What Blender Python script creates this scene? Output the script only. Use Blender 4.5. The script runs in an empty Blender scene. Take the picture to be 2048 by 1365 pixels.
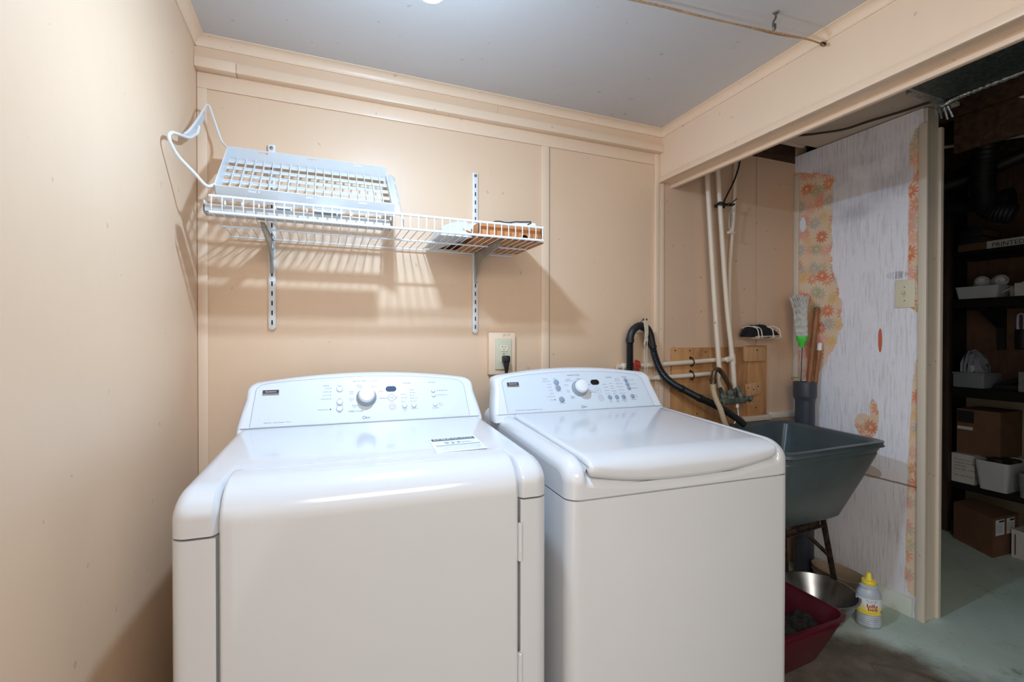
import bpy, bmesh, math, random
from mathutils import Vector, Matrix
R0 = random.Random(7)
PI = math.pi
sc = bpy.context.scene
# ------------------------------------------------------------------ camera
cd = bpy.data.cameras.new('camera'); cam = bpy.data.objects.new('camera', cd)
sc.collection.objects.link(cam); sc.camera = cam
cd.sensor_width = 36.0; cd.lens = 936.69 / 2048 * 36; cd.clip_start = 0.02
YAW, PIT, ROL = 0.3833, 0.0075, 0.0007
_f = Vector((math.sin(YAW)*math.cos(PIT), math.cos(YAW)*math.cos(PIT), -math.sin(PIT)))
_r = Vector((math.cos(YAW), -math.sin(YAW), 0)); _u = _r.cross(_f)
_r2 = _r*math.cos(ROL) + _u*math.sin(ROL); _u2 = _u*math.cos(ROL) - _r*math.sin(ROL)
m = Matrix((_r2, _u2, -_f)).transposed().to_4x4(); m.translation = (0.3838, -1.8230, 1.2378)
cam.matrix_world = m
# ------------------------------------------------------------------ ambience and exposure
w = bpy.data.worlds.new('world'); sc.world = w; w.use_nodes = True
bg = w.node_tree.nodes['Background']
bg.inputs[0].default_value = (1.0, 0.95, 0.90, 1)
bg.inputs[1].default_value = 1.4
vs = sc.view_settings
vs.view_transform = 'Standard'; vs.look = 'None'; vs.gamma = 1.0; vs.exposure = 0.0
try: vs.use_curve_mapping = False
except Exception: pass
BULB_STRENGTH = 1620.0
BULB_COLOR = (0.50, 0.72, 1.0)

# soft square fill light added behind the camera, out of view
al = bpy.data.lights.new('fill_light', 'AREA'); al.shape = 'SQUARE'; al.size = .9; al.energy = 34; al.color = (1.0, .95, .90)
alo = bpy.data.objects.new('fill_light', al); sc.collection.objects.link(alo); alo.location = (.60, -2.9, 2.205)

# ------------------------------------------------------------------ materials
def S(h):
    h = h.lstrip('#'); o = []
    for i in (0, 2, 4):
        c = int(h[i:i+2], 16) / 255
        o.append(c/12.92 if c <= 0.04045 else ((c+0.055)/1.055)**2.4)
    return (*o, 1.0)
class N:
    """small wrapper around one material's node tree"""
    def __init__(s, name):
        s.m = bpy.data.materials.new(name); s.m.use_nodes = True
        s.t = s.m.node_tree; s.b = s.t.nodes['Principled BSDF']
    def n(s, typ, **kw):
        x = s.t.nodes.new(typ)
        for k, v in kw.items():
            if k.startswith('i_'):
                key = k[2:]; key = int(key) if key.isdigit() else key
                s.put(x, key, v)
            else: setattr(x, k, v)
        return x
    def put(s, x, key, v):
        if isinstance(v, bpy.types.NodeSocket): s.t.links.new(v, x.inputs[key])
        else: x.inputs[key].default_value = v
    def math(s, op, a, b=0.0, c=0.0):
        x = s.n('ShaderNodeMath', operation=op); s.put(x, 0, a); s.put(x, 1, b); s.put(x, 2, c); return x.outputs[0]
    def mix(s, f, a, b, blend='MIX'):
        x = s.n('ShaderNodeMix', data_type='RGBA', blend_type=blend)
        s.put(x, 0, f); s.put(x, 6, a); s.put(x, 7, b); return x.outputs[2]
    def noise(s, vec, scale, detail=3, rough=.55):
        x = s.n('ShaderNodeTexNoise'); s.put(x, 'Vector', vec); x.inputs['Scale'].default_value = scale
        x.inputs['Detail'].default_value = detail; x.inputs['Roughness'].default_value = rough; return x.outputs['Fac']
    def ramp(s, f, stops, interp='LINEAR'):
        x = s.n('ShaderNodeValToRGB'); x.color_ramp.interpolation = interp
        e = x.color_ramp.elements
        while len(e) < len(stops): e.new(0.5)
        for el, (p, c) in zip(e, stops):
            el.position = p; el.color = c if len(c) == 4 else (*c, 1)
        s.put(x, 0, f); return x.outputs[0]
    def mr(s, v, a, b, c=0.0, d=1.0):
        x = s.n('ShaderNodeMapRange'); s.put(x, 0, v)
        for i, q in enumerate((a, b, c, d)): s.put(x, i+1, q)
        return x.outputs[0]
    def scaled(s, vec, sx, sy, sz):
        x = s.n('ShaderNodeVectorMath', operation='MULTIPLY'); s.put(x, 0, vec); x.inputs[1].default_value = (sx, sy, sz); return x.outputs[0]
    def pos(s): return s.n('ShaderNodeNewGeometry').outputs['Position']
    def obj(s): return s.n('ShaderNodeTexCoord').outputs['Object']
    def bump(s, h, strength, dist=.002):
        x = s.n('ShaderNodeBump'); x.inputs['Strength'].default_value = strength; x.inputs['Distance'].default_value = dist
        s.put(x, 'Height', h); s.put(s.b, 'Normal', x.outputs[0])
def mat(name, col, rough=.5, metal=0.0, var=.06, vscale=8, bump=0, bscale=60, coat=0, spec=.5, trans=0, alpha=1, stretch=None):
    k = N(name); c = S(col) if isinstance(col, str) else col
    v = k.obj()
    if stretch: v = k.scaled(v, *stretch)
    f = k.noise(v, vscale)
    dark = tuple(x*(1-var*2) for x in c[:3]) + (1,); light = tuple(min(1, x*(1+var)) for x in c[:3]) + (1,)
    k.put(k.b, 'Base Color', k.ramp(f, [(.3, dark), (.7, light)]))
    k.b.inputs['Roughness'].default_value = rough; k.b.inputs['Metallic'].default_value = metal
    k.b.inputs['Specular IOR Level'].default_value = spec
    if coat: k.b.inputs['Coat Weight'].default_value = coat; k.b.inputs['Coat Roughness'].default_value = .06
    if trans: k.b.inputs['Transmission Weight'].default_value = trans
    if alpha < 1: k.b.inputs['Alpha'].default_value = alpha
    if bump: k.bump(k.noise(v, bscale, 4), bump)
    return k.m
M = {}
def paint(name, col, rough, dirt=.25):
    k = N(name); p = k.pos()
    f1 = k.noise(p, 3.0, 4); f2 = k.noise(k.scaled(p, 1, 1, .25), 40, 3); f3 = k.noise(p, 34, 2, .4)
    c = k.mix(k.mr(f1, .35, .75, 0, .10), S(col), (S(col)[0]*.72, S(col)[1]*.66, S(col)[2]*.58, 1))
    c = k.mix(k.mr(f2, .45, .8, 0, .05), c, (S(col)[0]*.7, S(col)[1]*.7, S(col)[2]*.7, 1))
    c = k.mix(k.mr(f3, .735, .75, 0, dirt), c, S('#6b5140'))           # tiny specks and nicks
    k.put(k.b, 'Base Color', c); k.b.inputs['Roughness'].default_value = rough
    k.bump(k.noise(p, 160, 3), .06, .001)
    return k.m
M['peach'] = paint('peach_wall_paint', '#e2c2a2', .42)
M['peach_trim'] = paint('peach_trim_paint', '#ebcfb2', .35)
M['peach_shaded'] = paint('peach_shaded_paint', '#d6b598', .5, .5)  # wall peach made browner, the alcove's shade put into the colour
M['ceil'] = paint('ceiling_paint', '#c9c6c4', .55)
M['cream_trim'] = paint('cream_trim_paint', '#d9cdbb', .45, .5)
M['alc_ceil'] = paint('offwhite_board', '#c9bba8', .6, .5)
M['white_en'] = mat('white_enamel', '#d3d4d6', .16, var=.005, coat=.3)
M['white_pl'] = mat('white_console_plastic', '#dfe2e6', .3, var=.005)
M['panel'] = mat('pale_blue_grey_panel', '#d9dee4', .28, var=.005)
M['panel_w'] = mat('pale_blue_panel', '#d3dbe2', .28, var=.005)
M['line'] = mat('grey_line', '#8f96a2', .5)
M['ink'] = mat('slate_print', '#4a5462', .5)
M['ink_dk'] = mat('dark_print', '#2c3138', .5)
M['btn_w'] = mat('white_button', '#e6e9ec', .3, var=.01)
M['btn_g'] = mat('grey_blue_button', '#8d9fb2', .35, var=.02)
M['knob_grey'] = mat('grey_dial_plastic', '#949ca3', .3)
M['btn_rim'] = mat('button_rim', '#a9b1bb', .35)
M['disp'] = mat('smoked_display', '#3d4c66', .12)
M['disp_dk'] = mat('dark_display', '#1d1a1e', .12)
M['chrome'] = mat('satin_chrome', '#b9bcc0', .18, 1.0)
M['badge'] = mat('plum_badge', '#4a3d45', .3)
M['badge_sil'] = mat('silver_badge', '#a8a49c', .3, .6)
M['red_ring'] = mat('red_print', '#b98c8c', .5)
M['sticker'] = mat('white_paper', '#e4e6e6', .5, var=.02)
M['dark'] = mat('dark_gap', '#15130f', .8)
M['wire'] = mat('white_vinyl_wire', '#e4e5e5', .35, var=.02)
M['std'] = mat('white_steel_strip', '#dcdad6', .35, var=.03)
M['brkt'] = mat('grey_zinc_bracket', '#a8a59b', .35, .5, var=.1, vscale=20)
M['rack'] = mat('white_rack_plastic', '#dfe2e4', .35, var=.01)
M['rack_gr'] = mat('grey_white_plastic', '#c3c4c4', .4, var=.04)
M['card'] = mat('orange_brown_cardboard', '#c07f4c', .75, var=.06, vscale=30, stretch=(1, 1, 12))
M['card_dk'] = mat('brown_cardboard', '#70503a', .8, var=.08, vscale=12)
M['kraft'] = mat('kraft_envelope', '#b9783a', .7, var=.06)
M['bag'] = mat('crinkled_clear_bag', '#d2d5d8', .3, var=.04, vscale=30, bump=.25, bscale=40, alpha=.75)
M['ivory'] = mat('ivory_plastic', '#cfc9ad', .35, var=.02)
M['ivory_lt'] = mat('pale_ivory_plastic', '#ded8be', .35, var=.02)
M['black'] = mat('black_rubber', '#1d1d20', .45, var=.15)
M['black_hose'] = mat('black_corrugated_hose', '#1c1d21', .33, var=.2, vscale=20)
M['pipe'] = paint('cream_painted_pipe', '#e3d3bd', .35, .6)
M['brass'] = mat('tarnished_brass', '#6a573c', .38, .7, var=.25, vscale=30)
M['verd'] = mat('verdigris_metal', '#6f7568', .5, .5, var=.3, vscale=40, bump=.3)
M['hose_c'] = mat('cream_rubber_hose', '#c5ad8b', .45, var=.06)
M['red_v'] = mat('red_valve_paint', '#b5382c', .4, var=.15, vscale=30)
M['string'] = mat('cotton_string', '#cbbca6', .8, var=.1, vscale=80)
M['rope'] = mat('jute_coloured_cord', '#b08d6c', .8, var=.15, vscale=90)
M['steel'] = mat('dull_steel', '#8b8b88', .35, .9, var=.15)
M['steel_dk'] = mat('dark_metal', '#3a3733', .4, .7, var=.2)
M['sink'] = mat('slate_grey_fibreglass', '#4c585b', .3, var=.1, vscale=6, bump=.08, bscale=30)
M['abs'] = mat('charcoal_plastic_pipe', '#3c424b', .38, var=.08, vscale=10)
M['handle'] = mat('brown_wood_handle', '#9a6238', .5, var=.18, vscale=10, stretch=(8, 8, 1))
M['bristle'] = mat('white_bristles', '#d8d4cc', .6, var=.12, vscale=60, bump=.4, bscale=120)
M['green'] = mat('lime_green_plastic', '#3fc437', .35, var=.04)
M['rust'] = mat('rusty_angle_steel', '#4a3a30', .7, .3, var=.45, vscale=40, bump=.4)
M['maroon'] = mat('maroon_plastic', '#581224', .3, var=.12, vscale=7)
M['rag'] = mat('black_grey_rag', '#33302e', .95, var=.45, vscale=40, bump=.7, bscale=80)
M['alum'] = mat('worn_aluminium', '#9a9a98', .28, .95, var=.15, vscale=10)
M['beige_pl'] = mat('beige_plastic', '#a3917a', .5, var=.05)
M['bot'] = mat('cloudy_grey_plastic', '#b4bcc4', .3, var=.1, vscale=30)
M['yellow'] = mat('yellow_plastic', '#f6dc48', .35, var=.03)
M['orange_ink'] = mat('orange_lettering', '#d9561b', .5)
M['cloth'] = mat('black_cloth', '#16161a', .95, var=.3, vscale=40, bump=.6, bscale=90)
M['cable'] = mat('brown_black_cable', '#231b15', .5)
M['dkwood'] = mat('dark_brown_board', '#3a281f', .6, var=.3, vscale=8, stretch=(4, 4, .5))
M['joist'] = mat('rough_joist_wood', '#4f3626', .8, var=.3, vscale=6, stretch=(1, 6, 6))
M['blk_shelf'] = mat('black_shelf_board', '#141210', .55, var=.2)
M['duct'] = None
M['foil'] = mat('crinkled_foil', '#a9b1b2', .25, .9, var=.2, vscale=60, bump=.9, bscale=60)
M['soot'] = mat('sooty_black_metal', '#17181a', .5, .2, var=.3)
M['cream_wall'] = paint('cream_wall_paint', '#bfae8e', .6, .5)
M['white_box'] = mat('white_carton', '#cfccc6', .65, var=.05)
M['white_tub'] = mat('white_storage_plastic', '#c6c9c9', .4, var=.03)
M['clear_tub'] = mat('cloudy_clear_plastic', '#8a8c88', .3, var=.15, vscale=30)
M['grey_tray'] = mat('grey_plastic_tray', '#7f8488', .45, var=.05)
M['red_ink'] = mat('dull_red_print', '#7c4b45', .6)
M['lilac'] = mat('pale_lilac_plastic', '#cfc6ec', .35)
M['book'] = mat('dark_book_cover', '#1e1d1f', .6, var=.2)
M['greenbb'] = paint('pale_green_white_paint', '#cfd3c6', .5, .6)
def ply(name, c0, c1, sc_=(3, 3, 18)):
    k = N(name); p = k.obj()
    wv = k.n('ShaderNodeTexWave', bands_direction='X'); k.put(wv, 'Vector', k.scaled(p, *sc_))
    wv.inputs['Scale'].default_value = 2.2; wv.inputs['Distortion'].default_value = 14; wv.inputs['Detail'].default_value = 3; wv.inputs['Detail Scale'].default_value = 1.2
    c = k.mix(k.mr(wv.outputs['Fac'], 0, 1, 0, .35), S(c0), S(c1))
    c = k.mix(k.mr(k.noise(p, 5, 4), .5, .72, 0, .75), c, (S(c1)[0]*.5, S(c1)[1]*.5, S(c1)[2]*.5, 1))
    k.put(k.b, 'Base Color', c); k.b.inputs['Roughness'].default_value = .6; return k.m
M['ply'] = ply('knotty_plywood', '#c38f5c', '#9a6336', (3.2, 3.2, .45))
M['ply_lt'] = ply('pale_softwood', '#c79a6c', '#a87648', (4, 4, .6))
M['ply_dk'] = ply('storage_plywood', '#6d4d38', '#4e3526', (5, 5, .7))
def duct_mat():
    k = N('galvanised_duct_wrap'); p = k.pos()
    v = k.n('ShaderNodeTexVoronoi'); k.put(v, 'Vector', p); v.inputs['Scale'].default_value = 90
    c = k.mix(k.mr(v.outputs['Distance'], .1, .6), S('#6a7773'), S('#3f4a49'))
    c = k.mix(k.mr(k.noise(p, 3), .4, .7, 0, .5), c, S('#39413f'))
    k.put(k.b, 'Base Color', c); k.b.inputs['Roughness'].default_value = .45; k.b.inputs['Metallic'].default_value = .4; return k.m
M['duct'] = duct_mat()
def floor_mat():
    k = N('worn_green_painted_concrete'); p = k.pos()
    n1 = k.noise(p, 2.2, 6, .62); n2 = k.noise(p, 9, 5, .65); n3 = k.noise(p, 40, 4)
    c = k.mix(k.mr(n1, .38, .62), S('#afc2b2'), S('#c0cfc6'))
    c = k.mix(k.mr(n2, .56, .68, 0, .7), c, S('#c3c6bc'))
    c = k.mix(k.mr(n2, .40, .30, 0, .6), c, S('#5d5f52'))
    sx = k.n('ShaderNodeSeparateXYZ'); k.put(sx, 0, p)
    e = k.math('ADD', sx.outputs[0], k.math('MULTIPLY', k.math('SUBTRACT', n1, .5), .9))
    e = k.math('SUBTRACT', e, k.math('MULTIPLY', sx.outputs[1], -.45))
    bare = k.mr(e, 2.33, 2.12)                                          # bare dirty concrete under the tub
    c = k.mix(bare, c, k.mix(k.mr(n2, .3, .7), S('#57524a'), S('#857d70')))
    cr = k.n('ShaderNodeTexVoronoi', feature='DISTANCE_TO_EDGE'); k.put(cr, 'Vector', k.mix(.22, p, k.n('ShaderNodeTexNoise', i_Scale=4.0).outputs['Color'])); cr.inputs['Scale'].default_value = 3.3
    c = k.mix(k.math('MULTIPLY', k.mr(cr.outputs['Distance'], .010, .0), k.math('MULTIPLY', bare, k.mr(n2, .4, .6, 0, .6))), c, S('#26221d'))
    c = k.mix(k.mr(n3, .66, .70, 0, .5), c, S('#50524a'))
    k.put(k.b, 'Base Color', c); k.b.inputs['Roughness'].default_value = .5; k.bump(n3, .25, .003); return k.m
M['floor'] = floor_mat()
def wallpaper_mat():
    k = N('stripped_floral_wallpaper'); p = k.pos()
    sx = k.n('ShaderNodeSeparateXYZ'); k.put(sx, 0, p); Y, Z = sx.outputs[1], sx.outputs[2]
    vec = k.n('ShaderNodeCombineXYZ'); k.put(vec, 0, Y); k.put(vec, 1, Z); q = vec.outputs[0]
    # white scrim with grey vertical streaks
    st = k.noise(k.scaled(q, 130, 7, 1), 1.0, 5, .7); bl = k.noise(q, 4.5, 4); fine = k.noise(k.scaled(q, 40, 260, 1), 1, 2)
    base = k.mix(k.mr(k.math('ADD', st, k.math('MULTIPLY', bl, .35)), .66, .92, 0, .55), S('#ededf3'), S('#98939a'))
    base = k.mix(k.mr(fine, .6, .8, 0, .25), base, S('#a7a2a2'))
    wash_shade = k.math('MULTIPLY', k.mr(Z, 1.80, 1.84), k.mr(Z, 2.14, 2.08)); wash_shade = k.math('MULTIPLY', wash_shade, k.mr(bl, .35, .6))
    base = k.mix(k.math('MULTIPLY', wash_shade, .35), base, S('#8f8a92'))  # grey paint wash and the beam's shadow painted as one band
    low = k.mr(k.math('ADD', Z, k.math('MULTIPLY', bl, .3)), .80, .55); base = k.mix(k.math('MULTIPLY', low, .22), base, S('#b09a80'))  # slight brown tint paints in the warm shade low on the wall
    # watercolour daisies
    g = k.n('ShaderNodeVectorMath', operation='MULTIPLY'); k.put(g, 0, q); g.inputs[1].default_value = (12.5, 12.5, 1)
    def layer(off, cols, rad, pet):
        a = k.n('ShaderNodeVectorMath', operation='ADD'); k.put(a, 0, g.outputs[0]); a.inputs[1].default_value = off
        wob = k.n('ShaderNodeTexNoise'); k.put(wob, 'Vector', a.outputs[0]); wob.inputs['Scale'].default_value = 2.5
        vv = k.n('ShaderNodeTexVoronoi', voronoi_dimensions='2D'); k.put(vv, 'Vector', a.outputs[0]); vv.inputs['Scale'].default_value = 1; vv.inputs['Randomness'].default_value = .62
        d = k.n('ShaderNodeVectorMath', operation='SUBTRACT'); k.put(d, 0, a.outputs[0]); k.put(d, 1, vv.outputs['Position'])
        ds = k.n('ShaderNodeSeparateXYZ'); k.put(ds, 0, d.outputs[0])
        ang = k.math('ARCTAN2', ds.outputs[1], ds.outputs[0])
        ln = vv.outputs['Distance']
        edge = k.math('ADD', rad, k.math('MULTIPLY', k.math('COSINE', k.math('MULTIPLY', ang, pet)), .085))
        edge = k.math('ADD', edge, k.math('MULTIPLY', k.math('SUBTRACT', wob.outputs['Fac'], .5), .16))
        inside = k.mr(k.math('SUBTRACT', edge, ln), -.03, .05)
        cs = k.n('ShaderNodeSeparateColor'); k.put(cs, 0, vv.outputs['Color'])
        col = k.ramp(cs.outputs[0], cols, 'CONSTANT')
        centre = k.mr(ln, .13, .09)
        col = k.mix(centre, col, S('#e8b07a'))
        col = k.mix(k.math('MULTIPLY', k.mr(k.math('ABSOLUTE', k.math('SUBTRACT', ln, .14)), .03, .0), .35), col, S('#8a5a30'))
        return inside, col
    cols = [(0, S('#dd6a45')), (.26, S('#e79a92')), (.46, S('#e3bd72')), (.64, S('#a9b48e')), (.80, S('#a9b3b4')), (.92, S('#e07c4c'))]
    fl = k.mix(k.mr(k.noise(q, 9, 3), .35, .65), S('#e6c3a2'), S('#e5d0b4'))
    i2, c2 = layer((3.37, 8.21, 0), cols[::1], .34, 9); fl = k.mix(k.math('MULTIPLY', i2, .55), fl, c2)
    i1, c1 = layer((0, 0, 0), cols, .36, 11); fl = k.mix(k.math('MULTIPLY', i1, k.mr(k.noise(q, 30, 3), .3, .7, .55, .95)), fl, c1)
    fl = k.mix(k.mr(k.noise(q, 60, 3), .5, .75, 0, .25), fl, S('#ecd9c4'))
    # where the paper is still on the wall
    jag = k.math('MULTIPLY', k.math('SUBTRACT', k.noise(q, 16, 4, .6), .5), .10)
    zz = k.mr(Z, .9, 2.3, 0, 1)
    def curve(stops): return k.ramp(zz, [((z-.9)/1.4, (v, v, v)) for z, v in stops])
    lw = curve([(.98, 0.0), (1.04, .13), (1.12, .19), (1.30, .265), (1.5, .245), (1.62, .205), (1.8, .21), (2.06, .215), (2.10, .15), (2.13, .06), (2.15, .0)])
    ny = k.math('MULTIPLY', Y, -1.0)
    left = k.mr(k.math('SUBTRACT', k.math('ADD', lw, k.math('MULTIPLY', jag, .6)), ny), -.003, .003)
    z2 = k.mr(Z, 0, 2.3, 0, 1)
    rs = k.ramp(z2, [(z/2.3, (v, v, v)) for z, v in [(.05, .9), (.10, .56), (.16, .543), (.5, .548), (.8, .556), (1.0, .566), (1.12, .574), (1.17, .60), (1.34, .595), (1.38, .545), (1.92, .548), (1.945, .568), (1.985, .566), (2.0, .548), (2.09, .550), (2.16, .572), (2.19, .9)]])
    right = k.mr(k.math('SUBTRACT', ny, k.math('ADD', rs, k.math('MULTIPLY', jag, .12))), -.002, .002)
    def blob(cy, cz, ry, rz, rot=0.0):
        dy = k.math('SUBTRACT', ny, cy); dz = k.math('SUBTRACT', Z, cz)
        a = k.math('ADD', k.math('MULTIPLY', dy, math.cos(rot)), k.math('MULTIPLY', dz, math.sin(rot)))
        b = k.math('SUBTRACT', k.math('MULTIPLY', dz, math.cos(rot)), k.math('MULTIPLY', dy, math.sin(rot)))
        a = k.math('DIVIDE', a, ry); b = k.math('DIVIDE', b, rz)
        r = k.math('ADD', k.math('MULTIPLY', a, a), k.math('MULTIPLY', b, b))
        return k.mr(k.math('ADD', r, k.math('MULTIPLY', jag, 9)), 1.05, .95)
    mask = k.math('MAXIMUM', left, right)
    mask = k.math('MAXIMUM', mask, blob(.375, .815, .05, .06, .5)); mask = k.math('MAXIMUM', mask, blob(.412, .885, .02, .06, .1))
    streak = blob(.436, 1.225, .009, .055)
    tan = blob(.385, .60, .06, .03); 
    mask = k.math('MULTIPLY', mask, k.math('SUBTRACT', 1.0, blob(.052, 1.85, .018, .04)))   # a torn white spot
    c = k.mix(mask, base, fl)
    c = k.mix(streak, c, S('#cf6b4c'))
    c = k.mix(k.math('MULTIPLY', k.math('MULTIPLY', blob(.505, 1.522, .045, .017), k.mr(st, .40, .62)), .75), c, S('#77757c'))
    seam = k.math('MULTIPLY', k.mr(k.math('ABSOLUTE', k.math('SUBTRACT', Z, k.math('ADD', .58, k.math('MULTIPLY', jag, .05)))), .006, .002), k.mr(ny, .33, .37))
    c = k.mix(k.math('MULTIPLY', seam, .8), c, S('#6d5434'))
    c = k.mix(k.math('MULTIPLY', tan, .5), c, S('#8f7440'))
    k.put(k.b, 'Base Color', c); k.b.inputs['Roughness'].default_value = .75; k.bump(k.math('ADD', st, k.math('MULTIPLY', mask, .6)), .2, .002)
    return k.m
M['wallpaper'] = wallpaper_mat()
def bulb_mat():
    k = N('lit_bulb_glass'); k.t.nodes.remove(k.b)
    e = k.n('ShaderNodeEmission'); e.inputs[0].default_value = (*BULB_COLOR, 1); e.inputs[1].default_value = BULB_STRENGTH
    k.t.links.new(e.outputs[0], k.t.nodes['Material Output'].inputs[0]); return k.m
M['bulb'] = bulb_mat()

# ------------------------------------------------------------------ mesh builder
class B:
    def __init__(s): s.v = []; s.f = []; s.m = []; s.mats = None
    def add(s, vs, fs, mi=0):
        o = len(s.v); s.v += [tuple(x) for x in vs]; s.f += [[i+o for i in f] for f in fs]; s.m += [mi]*len(fs); return s
    def box(s, x0, y0, z0, x1, y1, z1, bev=0, mi=0, mx=None, seg=2):
        bm = bmesh.new(); bmesh.ops.create_cube(bm, size=1)
        for v in bm.verts: v.co = Vector(((x0+x1)/2+v.co.x*(x1-x0), (y0+y1)/2+v.co.y*(y1-y0), (z0+z1)/2+v.co.z*(z1-z0)))
        if bev: bmesh.ops.bevel(bm, geom=bm.edges[:], offset=bev, segments=seg, profile=.5, affect='EDGES')
        return s.bm(bm, mi, mx)
    def bm(s, bm, mi=0, mx=None):
        bm.verts.index_update()
        s.add([(mx @ v.co if mx else v.co) for v in bm.verts], [[v.index for v in f.verts] for f in bm.faces], mi); bm.free(); return s
    def tube(s, pts, r, n=10, closed=False, mi=0, caps=True, rfn=None):
        pts = [Vector(p) for p in pts]; L = len(pts); up = None; vs = []
        for i, p in enumerate(pts):
            a = pts[(i-1) % L] if (closed or i > 0) else p; b = pts[(i+1) % L] if (closed or i < L-1) else p
            t = (b-a).normalized()
            if up is None: up = t.orthogonal().normalized()
            up = (up - t*up.dot(t)); up = up.normalized() if up.length > 1e-6 else t.orthogonal().normalized()
            sd = t.cross(up); rr = rfn(i) if rfn else r
            vs += [p + (up*math.cos(2*PI*j/n) + sd*math.sin(2*PI*j/n))*rr for j in range(n)]
        fs = []
        for i in range(L if closed else L-1):
            for j in range(n):
                a = i*n+j; b = i*n+(j+1) % n; c = ((i+1) % L)*n+(j+1) % n; d = ((i+1) % L)*n+j; fs.append([a, b, c, d])
        if caps and not closed: fs += [list(range(n))[::-1], [(L-1)*n+j for j in range(n)]]
        return s.add(vs, fs, mi)
    def lathe(s, prof, org=(0, 0, 0), axis=(0, 0, 1), n=24, mi=0, sx=1.0, sy=1.0, ref=None, caps=True):
        ax = Vector(axis).normalized(); u = Vector(ref).normalized() if ref else ax.orthogonal().normalized(); v = ax.cross(u); o = Vector(org); vs = []
        for r, h in prof: vs += [o + ax*h + u*(r*sx*math.cos(2*PI*j/n)) + v*(r*sy*math.sin(2*PI*j/n)) for j in range(n)]
        fs = [[i*n+j, i*n+(j+1) % n, (i+1)*n+(j+1) % n, (i+1)*n+j] for i in range(len(prof)-1) for j in range(n)]
        if caps: fs += [list(range(n))[::-1], [(len(prof)-1)*n+j for j in range(n)]]
        return s.add(vs, fs, mi)
    def prism(s, poly, fn, d0, d1, mi=0):
        """poly: 2-D points, fn(a,b,d) -> 3-D"""
        n = len(poly); vs = [fn(a, b, d0) for a, b in poly] + [fn(a, b, d1) for a, b in poly]
        fs = [list(range(n))[::-1], [n+i for i in range(n)]] + [[i, (i+1) % n, n+(i+1) % n, n+i] for i in range(n)]
        return s.add(vs, fs, mi)
    def grid(s, rows, mi=0, closed=False):
        nu = len(rows[0]); vs = [p for r in rows for p in r]; fs = []
        for i in range(len(rows)-1):
            for j in range(nu if closed else nu-1): fs.append([i*nu+j, i*nu+(j+1) % nu, (i+1)*nu+(j+1) % nu, (i+1)*nu+j])
        return s.add(vs, fs, mi)
    def poly(s, pts, mi=0): return s.add(pts, [list(range(len(pts)))], mi)
ORG = {}
def mesh(name, b, mats, org=Vector((0, 0, 0)), ang=35):
    me = bpy.data.meshes.new(name); me.from_pydata([tuple(Vector(v)-org) for v in b.v], [], b.f)
    mats = mats if isinstance(mats, (list, tuple)) else [mats]
    for x in mats: me.materials.append(x)
    me.polygons.foreach_set('material_index', b.m)
    bm = bmesh.new(); bm.from_mesh(me); bmesh.ops.recalc_face_normals(bm, faces=bm.faces); bm.to_mesh(me); bm.free()
    me.polygons.foreach_set('use_smooth', [True]*len(me.polygons)); me.set_sharp_from_angle(angle=math.radians(ang)); me.update()
    return me
def link(name, data): o = bpy.data.objects.new(name, data); sc.collection.objects.link(o); return o
def struct(name, b, mats, ang=35):
    o = link(name, mesh(name, b, mats, ang=ang)); o['kind'] = 'structure'; return o
def thing(name, label, cat, loc, rotz=0, group=None):
    o = link(name, None); o.location = loc; o.rotation_euler = (0, 0, rotz); o.empty_display_size = .05
    o['label'] = label; o['category'] = cat; ORG[o.name] = Vector(loc) if rotz == 0 else None
    if group: o['group'] = group
    return o
def part(name, b, mats, parent, label=None, ang=35):
    og = ORG[parent.name]; org = og if og is not None else Vector((0, 0, 0))
    o = link(name, mesh(name, b, mats, org, ang)); o.parent = parent; ORG[o.name] = og
    if label: o['label'] = label
    return o
def solo(name, b, mats, label, cat, group=None, ang=35, kind=None):
    xs = [v[0] for v in b.v]; ys = [v[1] for v in b.v]; z = min(v[2] for v in b.v)
    og = Vector(((min(xs)+max(xs))/2, (min(ys)+max(ys))/2, z))
    o = link(name, mesh(name, b, mats, og, ang)); o.location = og; o['label'] = label; o['category'] = cat; ORG[o.name] = og
    if group: o['group'] = group
    if kind: o['kind'] = kind
    return o
def dup(root, loc, label, rotz=None):
    r = root.copy(); sc.collection.objects.link(r); r.location = loc; r['label'] = label
    if rotz is not None: r.rotation_euler = (0, 0, rotz)
    for ch in list(root.children):
        c = ch.copy(); sc.collection.objects.link(c); c.parent = r
        for g in list(ch.children):
            d = g.copy(); sc.collection.objects.link(d); d.parent = c
    return r
def catmull(pts, k=6, closed=False):
    P = [Vector(p) for p in pts]; out = []; L = len(P)
    for i in range(L if closed else L-1):
        p0 = P[(i-1) % L] if (closed or i) else P[0]*2-P[1]; p1 = P[i]; p2 = P[(i+1) % L]
        p3 = P[(i+2) % L] if (closed or i+2 < L) else P[-1]*2-P[-2]
        for j in range(k):
            t = j/k; out.append(.5*((2*p1)+(p2-p0)*t+(2*p0-5*p1+4*p2-p3)*t*t+(3*p1-p0-3*p2+p3)*t*t*t))
    if not closed: out.append(P[-1])
    return out
def text(b, string, size, fn, align='CENTER', mi=0, sxx=1.0):
    """flat lettering; fn(a,b) maps the text plane to 3-D"""
    c = bpy.data.curves.new('t', 'FONT'); c.body = string; c.size = size; c.align_x = align; c.resolution_u = 2
    o = bpy.data.objects.new('t', c); me = bpy.data.meshes.new_from_object(o)
    b.add([fn(v.co.x*sxx, v.co.y) for v in me.vertices], [list(p.vertices) for p in me.polygons], mi)
    bpy.data.objects.remove(o); bpy.data.curves.remove(c); bpy.data.meshes.remove(me)
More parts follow.
